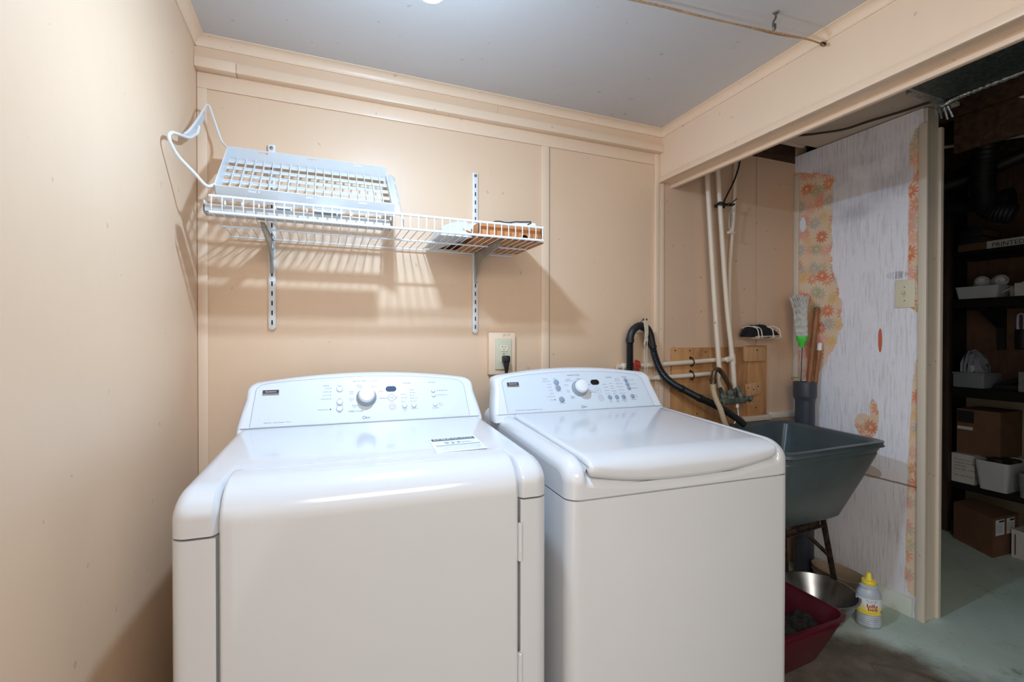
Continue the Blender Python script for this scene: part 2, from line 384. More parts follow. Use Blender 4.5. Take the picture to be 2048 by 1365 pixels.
def rrect(x0, y0, x1, y1, r, k=5):
    out = []
    for cx, cy, a in ((x1-r, y0+r, -PI/2), (x1-r, y1-r, 0), (x0+r, y1-r, PI/2), (x0+r, y0+r, PI)):
        out += [(cx+r*math.cos(a+PI/2*i/k), cy+r*math.sin(a+PI/2*i/k)) for i in range(k+1)]
    return out
def sstep(x, a, b):
    t = min(1, max(0, (x-a)/(b-a))); return t*t*(3-2*t)
# ================================================================== the room
H = 2.2135; BX0, BX1 = 1.8746, 1.946; BZ = 1.9755; WX = 2.7987; POSTY = -.615
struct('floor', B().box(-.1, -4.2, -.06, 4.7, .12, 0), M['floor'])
struct('ceiling', B().box(-.1, -4.2, H, BX0+.01, .1, H+.06), M['ceil'])
struct('wall_left', B().box(-.1, -1.65, 0, 0, .1, H), M['peach'])
struct('wall_back', B().box(-.1, 0, 0, WX+.1, .1, 2.5), M['peach'])
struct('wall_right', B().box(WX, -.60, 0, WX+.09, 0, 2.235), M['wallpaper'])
struct('ceiling_alcove', B().box(1.93, -.665, 2.24, 2.93, -.125, 2.255), M['alc_ceil'])
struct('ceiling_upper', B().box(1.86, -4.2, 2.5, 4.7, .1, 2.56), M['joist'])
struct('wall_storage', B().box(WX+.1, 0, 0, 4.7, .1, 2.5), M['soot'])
b = B().box(4.5, -2.6, .86, 4.6, 0, 2.5); b.box(4.5, -2.6, 0, 4.6, 0, .86, mi=1)
struct('wall_far', b, [M['ply_dk'], M['cream_wall']])
b = B().box(1.96, -2.7, 0, 4.7, -2.6, 2.5); b.box(2.95, -2.6, 0, 3.05, -1.25, 2.5)  # unseen walls added to keep ambient light out of the storage room
struct('wall_light_shield', b, M['soot'])
# boxed beam over the opening
b = B().box(BX0, -4.2, BZ+.004, BX1, 0, 2.5)
struct('trim_1', b, M['peach_trim'])
b = B().box(BX0-.007, -4.2, BZ, BX0+.012, 0, BZ+.026, .002); b.box(BX0+.012, -4.2, BZ, BX0+.019, 0, BZ+.006)
struct('trim_2', b, M['peach_trim'])
b = B().box(BX1-.002, -4.2, BZ-.016, BX1+.018, -.002, BZ+.02, .004, seg=3)
struct('trim_3', b, M['peach_trim'])
def cove(fn, L0, L1):
    bb = B(); r = .03
    poly = [(0, 0), (0, -r)] + [(.004+(r-.004)*(1-math.cos(t))*1.0, -r+(r-.003)*math.sin(t)) for t in [PI/2*i/6 for i in range(7)]] + [(r, 0)]
    bb.prism(poly, fn, L0, L1); return bb
struct('trim_4', cove(lambda a, z, d: (BX0-a, d, H+z), -4.2, -.026), M['peach_trim'])
struct('trim_5', cove(lambda a, z, d: (a, d, H+z), -4.2, -.026), M['peach_trim'])
struct('trim_6', cove(lambda a, z, d: (d, -.026-a, H+z), 0, BX0), M['peach_trim'])
# header board, its ledge and the flat strips round the back panel
struct('trim_7', B().box(0, -.026, 2.135, 1.045, 0, H).box(1.046, -.0255, 2.135, BX0, 0, H), M['peach'])
b = B().box(0, -.040, 2.112, .118, 0, 2.146, .003).box(.1185, -.040, 2.111, BX0+.002, 0, 2.145, .003)
struct('trim_8', b, M['peach_trim'])
struct('trim_9', B().box(.001, -.006, 2.06, BX0, 0, 2.112, .002), M['peach_trim'])
struct('trim_10', B().box(.001, -.006, 0, .03, 0, 2.06, .002), M['peach_trim'])
b = B().box(1.252, -.008, 0, 1.290, 0, 2.06, .003); b.box(1.2905, -.0015, 0, 1.2935, 0, 2.06, mi=1)
struct('trim_11', b, [M['peach_trim'], M['dark']])
b = B().box(1.848, -.012, 0, 1.8745, 0, 2.112, .003); b.box(1.8755, -.009, 0, 1.903, 0, BZ, .002); b.box(1.9035, -.0015, 0, 1.906, 0, BZ, mi=1)
struct('trim_12', b, [M['peach_trim'], M['dark']])
# alcove panels: a second board with an open joint, a dark strip standing in for the shaded gap above
b = B().box(1.907, -.004, 0, 2.508, 0, 2.19).box(1.907, -.003, 2.19, 2.47, 0, 2.5); b.box(2.512, -.006, 0, WX, 0, 2.195).box(2.47, -.0055, 2.197, WX, 0, 2.5, mi=1)
struct('trim_13', b, [M['peach_shaded'], M['joist']])
struct('trim_14', B().box(WX-.012, -.034, 1.02, WX, -.006, 2.13, .003), M['cream_trim'])
b = B().box(2.40, -.030, .800, 2.60, -.006, .828, .003).box(2.60, -.026, .806, WX-.012, -.006, .838, .003)
struct('trim_15', b, M['cream_trim'])
b = B().box(WX-.013, -.575, 0, WX, -.035, .085, .004)
struct('baseboard_right', b, M['greenbb'])
# door post at the end of the papered wall
b = B().box(WX-.010, POSTY-.005, 0, WX+.012, POSTY+.027, 2.165, .004).box(WX+.012, POSTY+.004, 0, WX+.090, POSTY+.02, 2.235).box(WX+.088, POSTY-.008, 0, WX+.112, POSTY+.02, 2.16, .004)
struct('trim_16', b, M['cream_trim'])
# ================================================================== laundry machines
def roll_profile(z0, zf, ztop, a, yend, zend, n=14):
    """front-bottom -> up the front -> rolled edge -> deck"""
    p = [(0, z0), (0, z0+.006), (0, (z0+zf)/2), (0, zf)]
    for i in range(1, n+1):
        t = PI/2*i/n; p.append((a*(1-math.cos(t)), zf+(ztop-zf)*math.sin(t)))
    for i in range(1, 13): f = i/12; p.append((a+(yend-a)*f, ztop+(zend-ztop)*f))
    return p
def normals(p):
    out = []
    for i in range(len(p)):
        a = p[max(0, i-1)]; c = p[min(len(p)-1, i+1)]; dy, dz = c[0]-a[0], c[1]-a[1]; L = math.hypot(dy, dz) or 1
        out.append((-dz/L, dy/L))
    return out
def side_samples(W, r, k=7):
    e = [(r*(1-math.cos(PI/2*i/k)), r*(1-math.sin(PI/2*i/k))) for i in range(k+1)]
    return e
def slab(bb, prof, x0, W, r, off=None, mid=24, zbot=None, xs_extra=(), close=True):
    """rolled sheet of width W with rounded sides; off(x,i,y,z) = outward offset"""
    nm = normals(prof); es = side_samples(W, r)
    cols = [(e, o) for e, o in es] + [(W-e, o) for e, o in es[::-1]]
    cols += [(r+(W-2*r)*i/mid, 0) for i in range(1, mid)] + [(x, 0) for x in xs_extra if r < x < W-r]
    cols = sorted(set((round(a, 5), round(o, 5)) for a, o in cols))
    rows = []
    for x, o in cols:
        row = []
        for i, (y, z) in enumerate(prof):
            d = -o + (off(x, i, y, z) if off else 0); row.append((x0+x, y+nm[i][0]*d, z+nm[i][1]*d))
        rows.append(row)
    bb.grid(rows)
    if close:
        zb = prof[0][1] if zbot is None else zbot; ye = prof[-1][0]
        for row in (rows[0], rows[-1]): bb.poly(row + [(row[0][0], ye, zb), (row[0][0], row[0][1], zb)])
    return rows
def console(root, W, x0, y0, z0, y1, z1, T, pts, mats):
    """sloping backsplash; returns fn(s,t,h) on its face"""
    tv = Vector((0, y1-y0, z1-z0)).normalized(); nv = Vector((0, -tv.z, tv.y)); base = Vector((0, y0, z0))
    fn = lambda s, t, h=0: tuple(base + Vector((s, 0, 0)) + tv*t + nv*h)
    def inset(poly, d):
        cx = sum(p[0] for p in poly)/len(poly); out = []; n = len(poly)
        for i, (a, c) in enumerate(poly):
            p, q = poly[i-1], poly[(i+1) % n]; dx, dy = q[0]-p[0], q[1]-p[1]; L = math.hypot(dx, dy) or 1
            out.append((a-dy/L*d if i not in (0, n-1) else a+(d if a < cx else -d), c+dx/L*d if i not in (0, n-1) else (c if d < .007 else .0006)))
        return out
    b = B(); layers = []
    for d, dep in ((.012, 0), (.0075, .0012), (.003, .005), (0, .014), (0, .05), (.006, .085), (.018, .098)):
        q = inset(pts, d); layers.append([tuple(Vector(fn(s, t)) + Vector((0, dep, 0))) for s, t in q])
    b.grid(layers, closed=True); b.poly(layers[0]); b.poly(layers[-1])
    part('console', b, mats[0], root)
    return fn
def arch_outline(W, x0, peak, shoulder, lean, rad):
    """base-right -> up -> arched top -> base-left, counter-clockwise"""
    pts = [(x0+W, -.030), (x0+W, 0), (x0+W-lean*.5, shoulder*.35), (x0+W-lean, shoulder*.66)]
    cx = x0+W/2; half = W/2-lean
    top = lambda s: peak-(peak-shoulder)*((s-cx)/half)**2
    ang = []
    for i in range(1, 8):
        t = PI/2*i/8; s = x0+W-lean-rad*(1-math.cos(t)); z = top(cx+half-rad)-rad*.9+rad*.9*math.sin(t); ang.append((s, z))
    pts += ang
    n = 20
    for i in range(n+1): s = cx+half-rad-(2*half-2*rad)*i/n; pts.append((s, top(s)))
    pts += [(2*cx-s, z) for s, z in ang[::-1]] + [(x0+lean, shoulder*.66), (x0+lean*.5, shoulder*.35), (x0, 0), (x0, -.030)]
    return pts
def panel_on(root, fn, poly, mat_, line=M['line']):
    b = B(); b.poly([fn(s, t, .0006) for s, t in poly]); n = len(poly)
    for i in range(n-1):
        (a, c), (d, e) = poly[i], poly[i+1]; L = math.hypot(d-a, e-c) or 1; nx, ny = -(e-c)/L*.0006, (d-a)/L*.0006
        b.add([fn(a+nx, c+ny, .0009), fn(d+nx, e+ny, .0009), fn(d-nx, e-ny, .0009), fn(a-nx, c-ny, .0009)], [[0, 1, 2, 3]], 1)
    return b, mat_, line
def button(root, fn, s, t, r, m_, name='button', h=.004):
    ax = Vector(fn(0, 0, 1))-Vector(fn(0, 0, 0)); b = B()
    b.lathe([(r, 0), (r, h*.6), (r*.86, h), (r*.5, h*1.1), (.0002, h*1.15)], fn(s, t, .0006), ax, 18)
    b.lathe([(r*1.22, .0), (r*1.22, .0008), (r*.98, .0008)], fn(s, t, .0006), ax, 18, mi=1, caps=False)
    return part(name, b, [m_, M['btn_rim']], root)
def dot(b, fn, s, t, r=.0014): b.poly([fn(s+r*math.cos(2*PI*i/8), t+r*math.sin(2*PI*i/8), .0010) for i in range(8)])
def word(b, fn, string, s, t, size, align='CENTER'):
    text(b, string, size, lambda a, c: fn(s+a, t+c-size*.33, .0011), align)
def ring(b, fn, s, t, r, w_, n=24, a0=0, a1=2*PI, k=.0011):
    P = [(s+math.cos(a0+(a1-a0)*i/n), t) for i in range(n+1)]
    for i in range(n):
        a, c = a0+(a1-a0)*i/n, a0+(a1-a0)*(i+1)/n
        b.add([fn(s+rr*math.cos(q), t+rr*math.sin(q), k) for rr, q in ((r, a), (r, c), (r-w_, c), (r-w_, a))], [[0, 1, 2, 3]])
def pill(s, t, w_, h, n=8):
    out = []; r = h/2
    for i in range(n+1): a = -PI/2+PI*i/n; out.append((s+w_/2-r+r*math.cos(a), t+r*math.sin(a)))
    for i in range(n+1): a = PI/2+PI*i/n; out.append((s-w_/2+r+r*math.cos(a), t+r*math.sin(a)))
    return out
def badge(root, fn, s0, t1, s1, t0, name='Kenmore'):
    b = B(); h = (t1-t0)
    b.prism([(s0, t0), (s1, t0), (s1, t1), (s0, t1)], lambda a, c, d: fn(a, c, d), .0006, .002, mi=0)
    b.prism([(s0+.001, t0+h*.33), (s1-.001, t0+h*.33), (s1-.001, t1-.0008), (s0+.001, t1-.0008)], lambda a, c, d: fn(a, c, d), .002, .0026, mi=1)
    text(b, name, h*.46, lambda a, c: fn((s0+s1)/2+a, t0+h*.5+c, .0029), mi=2)
    text(b, 'E L I T E', h*.26, lambda a, c: fn((s0+s1)/2+a, t0+h*.07+c, .0023), mi=3)
    part('badge', b, [M['badge_sil'], M['badge'], M['sticker'], M['ink_dk']], root)
def knob(root, fn, s, t, r, tilt_off=(0, 0)):
    ax = (Vector(fn(0, 0, 1))-Vector(fn(0, 0, 0))).normalized(); b = B()
    b.lathe([(r, 0), (r, .004), (r*.93, .007), (r*.86, .012), (r*.80, .020)], fn(s, t, .0006), ax, 36)
    k = part('knob', b, M['knob_grey'], root, 'silver grey dial ring')
    c = B(); c.lathe([(r*.80, .018), (r*.78, .026), (r*.70, .031), (r*.45, .033), (.0003, .0335)], fn(s, t, .0006), ax, 36)
    part('knob_cap', c, M['btn_w'], k)

def lettering(root, fn, pan, words, dots, bigdot, dt=0.0, extra=None):
    bb, m0, m1 = pan; ink = B(); grp = lambda s, t: ink
    for s, t, wd, z, al in words: word(grp(s, t), fn, wd, s, t+dt, z, al)
    for s, t in dots: dot(grp(s, t), fn, s, t+dt)
    dot(grp(*bigdot), fn, bigdot[0], bigdot[1]+dt, .0025)
    if extra: extra(ink)
    bb.add(ink.v, ink.f, 2); part('control_panel', bb, [m0, m1, M['ink']], root)
# ------------------------------------------------------------------ dryer
DW, DA = .735, math.radians(-2.3)
dry = thing('dryer', 'white clothes dryer with front door and silver dial, beside the left wall', 'dryer', (.128, -.833, 0), DA)
DX0, DX1 = .079, .661
q = rrect(0, .0, DW, .72, .03); k0 = [i for i, p in enumerate(q) if p[1] < 1e-6]; left_front = q.index(min((q[i] for i in k0), key=lambda p: p[0]))
lo = [(DX0-.005, 0), (DX0-.005, .024), (DX1+.005, .024), (DX1+.005, 0)]
q = q[:left_front+1] + lo + q[left_front+1:] if q[(left_front+1) % len(q)][0] > q[left_front][0] else q + lo
b = B(); b.prism(q, lambda x, y, d: (x, y, d), .012, .873); b.prism(rrect(.006, .026, DW-.006, .71, .02), lambda x, y, d: (x, y, d), .87, .90)
part('cabinet', b, M['white_en'], dry)
dprof = roll_profile(.877, .908, .958, .078, .72, .978)
def doff(x, i, y, z):
    ins = sstep(x, DX0-.012, DX0+.004)*(1-sstep(x, DX1-.004, DX1+.012))
    return -.022*ins*(1-sstep(y, .115, .135))
b = B(); slab(b, dprof, 0, DW, .03, doff, 20, xs_extra=[DX0-.012+.004*i for i in range(6)] + [DX1-.006+.004*i for i in range(6)])
part('top_cover', b, M['white_en'], dry)
# the door wraps over the top front edge
q = [(-.002, .045)] + [(-.002, .1+.79*i/8) for i in range(9)]
a_, zf_, zt_ = .085, .893, .9655
for i in range(1, 15): t = PI/2*i/14; q.append((-.002+a_*(1-math.cos(t)), zf_+(zt_-zf_)*math.sin(t)))
q += [(.100, .9660), (.112, .9657), (.122, .9640), (.128, .9605), (.130, .956)]
def door_off(x, i, y, z):
    d = 0.0
    if z > .955 and y > .05: d -= .0035*sstep(x, .10, .20)*(1-sstep(x, .38, .50))*math.exp(-((y-.082)/.012)**2)
    return d - (.010 if i == 0 else 0)
b = B(); slab(b, q, DX0, DX1-DX0, .008, door_off, 26, close=False)
for xx in (DX0, DX1): b.poly([(xx, y+.008 if z < .95 else y, z-(.008 if y > .02 else 0)) for y, z in q] + [(xx, .10, .93), (xx, .021, .86), (xx, .021, .045)])
part('door', b, M['white_en'], dry)
for z0, z1 in ((.737, .823), (.445, .531)):
    b = B(); b.lathe([(.0045, z0), (.006, z0+.002), (.006, z0+.02), (.0054, z0+.0205), (.006, z0+.021), (.006, z1-.022), (.0054, z1-.0215), (.006, z1-.021), (.006, z1-.002), (.0045, z1)], (DX1+.004, -.0005, 0), (0, 0, 1), 12)
    part('hinge', b, M['white_en'], dry)
fn = console(dry, DW, 0, .545, .9745, .625, 1.1185, .165, arch_outline(DW-.002, .001, .167, .136, .018, .034), [M['white_pl']])
pan = [(.690, .002), (.682, .112), (.676, .124), (.662, .134), (.60, .143), (.50, .152), (.37, .156), (.25, .153), (.15, .147), (.075, .139), (.055, .134), (.045, .122), (.036, .002)]
PAN = panel_on(dry, fn, pan, M['panel'])
knob(dry, fn, .3605, .0815, .031)
for s, t, r in ((.2801, .1124, .0085), (.2803, .0688, .0085), (.2803, .0465, .0085), (.478, .0472, .007), (.5078, .0469, .007), (.5748, .0959, .0062), (.5754, .080, .0062), (.5773, .0465, .0062)):
    button(dry, fn, s, t, r, M['btn_w'])
b = B(); b.prism(pill(.4377, .1079, .034, .0185), lambda a, c, d: fn(a, c, d), .0006, .0022); part('display_window', b, M['disp'], dry)
WORDS = [(.2396, .1257, 'STATUS', .0052, 'CENTER'), (.250, .1172, 'Sensing', .004, 'RIGHT'), (.250, .1052, 'Cool Down', .004, 'RIGHT'), (.250, .0936, 'Control On', .004, 'RIGHT'), (.250, .0818, 'Wrinkle Guard', .004, 'RIGHT'), (.2475, .0466, 'Check Lint Screen', .004, 'RIGHT'),
        (.2801, .1245, 'Power', .0045, 'CENTER'), (.2803, .0805, 'MORE', .0034, 'CENTER'), (.2803, .0576, 'Time Adjust', .0045, 'CENTER'), (.2803, .0345, 'LESS', .0034, 'CENTER'), (.3577, .1386, 'AUTO DRY CYCLES', .0085, 'CENTER'),
        (.3393, .1245, 'Cotton /', .0055, 'CENTER'), (.3393, .1180, 'Towels', .0055, 'CENTER'), (.3844, .1185, 'Normal', .0055, 'CENTER'), (.4052, .1012, 'Casual', .0055, 'CENTER'), (.4102, .0764, 'Delicate', .0055, 'CENTER'), (.3161, .103, 'Heavy', .0055, 'CENTER'), (.3161, .0965, 'Duty', .0055, 'CENTER'),
        (.3148, .0785, 'Timed', .0055, 'CENTER'), (.3148, .0722, 'Dry', .0055, 'CENTER'), (.3254, .0562, 'Express', .0055, 'CENTER'), (.3254, .0500, 'Dry', .0055, 'CENTER'), (.3277, .0365, 'TIMED CYCLES', .0065, 'CENTER'),
        (.4897, .1265, 'MODIFIERS', .0055, 'CENTER'), (.5727, .1265, 'OPTIONS', .0055, 'CENTER'), (.4745, .0872, 'More', .004, 'LEFT'), (.4755, .0748, 'Normal', .004, 'LEFT'), (.4755, .0620, 'Less', .004, 'LEFT'), (.5035, .1021, 'High', .004, 'LEFT'), (.5036, .0921, 'Medium', .004, 'LEFT'), (.5039, .0820, 'Low', .004, 'LEFT'), (.5044, .0721, 'Extra Low', .004, 'LEFT'), (.5047, .0621, 'Air Dry', .004, 'LEFT'),
        (.4784, .0365, 'Dryness', .0045, 'CENTER'), (.4784, .0310, 'Level', .0045, 'CENTER'), (.5081, .0365, 'Temperature', .0045, 'CENTER'), (.5935, .0961, 'Extended Tumble', .0042, 'LEFT'), (.5940, .0799, 'Wrinkle Guard', .0042, 'LEFT'), (.5965, .0504, 'On', .0038, 'LEFT'), (.5965, .0436, 'Off', .0038, 'LEFT'), (.5775, .0351, 'Cycle Signal', .0048, 'CENTER'),
        (.4389, .0770, 'START', .0052, 'CENTER'), (.4391, .0467, 'STOP', .0046, 'CENTER'), (.3640, .0142, 'asis', .0095, 'CENTER'), (.1085, .0138, 'Evaporator  \u2022  Super Capacity  \u2022  Sensor', .0044, 'CENTER')]
DOTS = ((.2537, .1172), (.2537, .1052), (.2537, .0936), (.2537, .0818), (.4701, .0872), (.4711, .0748), (.4711, .0620), (.4995, .1021), (.4996, .0921), (.4999, .0820), (.5004, .0721), (.5007, .0621), (.5891, .0961), (.5896, .0799), (.5925, .0504), (.5925, .0436))
def extra(d):
    ring(d, fn, .3525, .0142, .0052, .0013)
    P = [(0, .0135), (.0165, 0), (0, -.0135), (-.0165, 0)]
    for i in range(4):
        a, c = P[i], P[(i+1) % 4]; n_ = Vector((c[1]-a[1], a[0]-c[0])).normalized()*.0005
        d.add([fn(.4389+p[0]+n_[0]*k, .077+p[1]+n_[1]*k, .0011) for p, k in ((a, -1), (c, -1), (c, 1), (a, 1))], [[0, 1, 2, 3]])
lettering(dry, fn, PAN, WORDS, DOTS, (.2537, .0466), 0.0, extra)
b = B(); ring(b, fn, .4391, .0467, .0095, .0012); ring(b, fn, .4391, .0467, .0125, .0006, 12, -PI*.8, PI*.1); part('stop_ring', b, M['red_ring'], dry)
badge(dry, fn, .0625, .1176, .1076, .1010)
# energy sticker on the deck
def deck(x, y, h=.0006):
    f = (y-.078)/(.72-.078); return (x, y, .958+(.978-.958)*f+h)
b = B(); b.poly([deck(x, y, .0008) for x, y in ((.502, .136), (.632, .143), (.634, .285), (.507, .275))])
st = part('energy_sticker', b, M['sticker'], dry, 'white energy rating sticker')
b = B()
def sk(u, v, h=.0012):   # u,v in 0..1 across and up the sticker
    x = .504+.129*u+(.002*v); y = .138+.140*v+.006*u; return deck(x, y, h)
b.poly([sk(.04, .76), sk(.95, .76), sk(.95, .93), sk(.04, .93)])
text(b, 'ENERGUIDE', .0205, lambda a, c: sk(.5+a/.13, .80+c/.14, .0016), mi=1)
text(b, '937', .030, lambda a, c: sk(.42+a/.13, .50+c/.14, .0014), mi=2); text(b, 'kWh', .018, lambda a, c: sk(.68+a/.13, .53+c/.14, .0014), mi=2)
b.poly([sk(.06, .40), sk(.96, .40), sk(.96, .44), sk(.06, .44)], 2)
for i, v in enumerate((.31, .24, .17, .10)): text(b, 'annual energy use compared with similar models'[i*3:], .0062, lambda a, c: sk(.5+a/.13, v+c/.14, .0014), mi=2)
part('sticker_print', b, [M['ink'], M['sticker'], M['line']], st)

# ------------------------------------------------------------------ washer
WW = .698
wsh = thing('washer', 'white top loading washing machine with closed lid, beside the grey sink', 'washing machine', (.912, -.866, 0), DA)
b = B(); b.prism(rrect(0, 0, WW, .70, .034), lambda x, y, d: (x, y, d), .012, .852); b.prism(rrect(.006, .006, WW-.006, .69, .034), lambda x, y, d: (x, y, d), .85, .88)
part('cabinet', b, M['white_en'], wsh)
LX0, LX1 = .052, .646
wprof = roll_profile(.856, .893, .949, .072, .70, .978)
wprof = [wprof[0]] + [(0, .857+.036*i/14) for i in range(15)] + wprof[4:]
def lid_edge(x): return .880+.030*abs((x-(LX0+LX1)/2)/((LX1-LX0)/2))**2.4
def woff(x, i, y, z):
    ins = sstep(x, LX0-.012, LX0+.006)*(1-sstep(x, LX1-.006, LX1+.012))
    ze = lid_edge(min(LX1, max(LX0, x))); return -.018*ins*sstep(z+.6*y, min(ze-.020, .882), ze+.006)
b = B(); slab(b, wprof, 0, WW, .034, woff, 22, xs_extra=[LX0-.012+.004*i for i in range(6)] + [LX1-.008+.004*i for i in range(6)])
part('top_cover', b, M['white_en'], wsh)
def lid_rows():
    rows = []; n = 30; W_ = LX1-LX0-.006; r = .010
    es = [(r*(1-math.cos(PI/2*i/4)), r*(1-math.sin(PI/2*i/4))) for i in range(5)]
    cols = sorted(set([(round(e, 5), round(o, 5)) for e, o in es] + [(round(W_-e, 5), round(o, 5)) for e, o in es] + [(round(r+(W_-2*r)*i/n, 5), 0) for i in range(1, n)]))
    for e, o in cols:
        zend = lid_edge(LX0+.003+e)
        row = [(.022, zend+.006+o*.3), (.010, zend-.0015), (.002-.0, zend), (-.003, zend+.005), (-.0045, zend+.012)]
        z1 = max(.905, zend+.02)
        for i in range(1, 13):
            t = PI/2*i/12; row.append((-.0045+.072*(1-math.cos(t)), z1+(.952-z1)*math.sin(t)))
        for i in range(1, 11): f = i/10; row.append((.0675+(.522-.0675)*f, .952+(.9755-.952)*f))
        row.append((.526, .970))
        nm = normals(row)
        rows.append([(LX0+.003+e, y-nm[i][0]*o, z-nm[i][1]*o) for i, (y, z) in enumerate(row)])
    return rows
b = B(); rows = lid_rows(); b.grid(rows)
for row in (rows[0], rows[-1]): b.poly(row + [(row[0][0], .50, .952), (row[0][0], .06, .932), (row[0][0], .024, .910)])
part('lid', b, M['white_en'], wsh)
fn = console(wsh, .684, -.014, .528, .976, .608, 1.1205, .165, arch_outline(.684, -.014, .167, .138, .018, .034), [M['white_pl']])
pan = [(.628, .002), (.608, .115), (.603, .124), (.592, .132), (.53, .142), (.44, .150), (.345, .154), (.24, .152), (.13, .145), (.062, .137), (.044, .132), (.031, .121), (.034, .002)]
PAN = panel_on(wsh, fn, pan, M['panel_w'])
DT = -.011
knob(wsh, fn, .3270, .0835, .031)
for s, t, r in ((.2389, .1218, .0095), (.2415, .0995, .0095), (.2462, .0542, .0095), (.4444, .0541, .0075), (.4746, .0539, .0075), (.5038, .0536, .0075), (.5433, .0538, .0075), (.5332, .1213, .0072), (.5362, .1048, .0072), (.5384, .0879, .0072)):
    button(wsh, fn, s, t+DT, r, M['btn_g'])
b = B(); b.prism(pill(.3977, .117+DT, .036, .0205), lambda a, c, d: fn(a, c, d), .0006, .0022); part('display_window', b, M['disp_dk'], wsh)
WORDS = [(.1966, .1365, 'STATUS', .0052, 'CENTER'), (.2085, .1275, 'Add Garments', .004, 'RIGHT'), (.2095, .1149, 'Soak', .004, 'RIGHT'), (.2105, .1029, 'Wash', .004, 'RIGHT'), (.2120, .0914, 'Rinse', .004, 'RIGHT'), (.2125, .0795, 'Spin', .004, 'RIGHT'), (.2140, .0677, 'Control Lock', .004, 'RIGHT'), (.2140, .0548, 'Lid Lock', .004, 'RIGHT'),
        (.2360, .1360, 'Power', .0045, 'CENTER'), (.2425, .0868, 'Extra Rinse', .0045, 'CENTER'), (.2472, .0410, 'Drain & Spin', .0045, 'CENTER'), (.3151, .1484, 'WASH CYCLES', .0078, 'CENTER'), (.2900, .1330, 'Casual /', .0052, 'CENTER'), (.2900, .1265, 'Wrinkle Free', .0052, 'CENTER'), (.2769, .1101, 'Normal', .0052, 'CENTER'), (.2800, .0885, 'Heavy', .0052, 'CENTER'), (.2800, .0825, 'Duty', .0052, 'CENTER'),
        (.2915, .0645, 'Whitest', .0052, 'CENTER'), (.2915, .0585, 'Whites', .0052, 'CENTER'), (.3345, .1335, 'Towels /', .0052, 'CENTER'), (.3375, .1275, 'Sheets', .0052, 'CENTER'), (.3690, .1089, 'Delicate', .0052, 'CENTER'), (.3760, .0835, 'Kids', .0052, 'CENTER'), (.3790, .0775, 'Hand Wash', .0052, 'CENTER'),
        (.4623, .1351, 'MODIFIERS', .0055, 'CENTER'), (.5308, .1348, 'OPTIONS', .0055, 'CENTER'), (.4970, .1275, 'Warm Rinse', .004, 'CENTER'),
        (.4350, .1076, 'Heavy', .004, 'LEFT'), (.4361, .0950, 'Medium', .004, 'LEFT'), (.4382, .0820, 'Normal', .004, 'LEFT'), (.4392, .0692, 'Light', .004, 'LEFT'), (.4637, .1098, 'Max', .004, 'LEFT'), (.4657, .0996, 'High', .004, 'LEFT'), (.4670, .0896, 'Fast', .004, 'LEFT'), (.4679, .0791, 'Medium', .004, 'LEFT'), (.4693, .0689, 'Slow', .004, 'LEFT'),
        (.4920, .1202, 'Hot Cold', .004, 'LEFT'), (.4935, .1075, 'Warm Warm', .004, 'LEFT'), (.4953, .0948, 'Warm Cold', .004, 'LEFT'), (.4972, .0816, 'Cool Cold', .004, 'LEFT'), (.4991, .0688, 'Cold Cold', .004, 'LEFT'), (.5517, .1213, 'Extra Rinse', .0042, 'LEFT'), (.5546, .1045, 'Auto Soak', .0042, 'LEFT'), (.5568, .0873, 'Steam Clean', .0042, 'LEFT'),
        (.4449, .0415, 'Soil', .0048, 'CENTER'), (.4449, .0360, 'Level', .0048, 'CENTER'), (.4747, .0415, 'Spin', .0048, 'CENTER'), (.4747, .0360, 'Speed', .0048, 'CENTER'), (.5055, .0415, 'Wash / Rinse', .0048, 'CENTER'), (.5055, .0360, 'Temp', .0048, 'CENTER'), (.5456, .0415, 'Cycle Signal', .0048, 'CENTER'), (.5600, .0575, 'On', .0038, 'LEFT'), (.5600, .0510, 'Off', .0038, 'LEFT'),
        (.4016, .0841, 'START', .0050, 'CENTER'), (.4067, .0534, 'STOP', .0046, 'CENTER'), (.3335, .0229, 'asis', .0095, 'CENTER'), (.1139, .0225, 'Direct Inject Wash  \u2022  King Size Capacity Plus  \u2022  Sensor', .0044, 'CENTER')]
DOTS = ((.2124, .1275), (.2138, .1149), (.2148, .1029), (.2164, .0914), (.2169, .0795), (.2186, .0677), (.431, .1076), (.4321, .095), (.4342, .082), (.4352, .0692), (.4597, .1098), (.4617, .0996), (.463, .0896), (.4639, .0791), (.4653, .0689), (.488, .1202), (.4895, .1075), (.4913, .0948), (.4932, .0816), (.4951, .0688), (.5477, .1213), (.5506, .1045), (.5528, .0873), (.5565, .0575), (.5565, .0510))
def extra(d):
    ring(d, fn, .3220, .0229+DT, .0052, .0012); ring(d, fn, .4016, .0841+DT, .0125, .0005)
lettering(wsh, fn, PAN, WORDS, DOTS, (.2193, .0548), DT, extra)
b = B(); ring(b, fn, .4067, .0534+DT, .0095, .0011); ring(b, fn, .4067, .0534+DT, .0130, .0006, 12, PI*.2, PI*.9); ring(b, fn, .4067, .0534+DT, .0130, .0006, 12, -PI*.8, 0); part('stop_ring', b, M['red_ring'], wsh)
badge(wsh, fn, .0481, .1274+DT, .0925, .1105+DT)
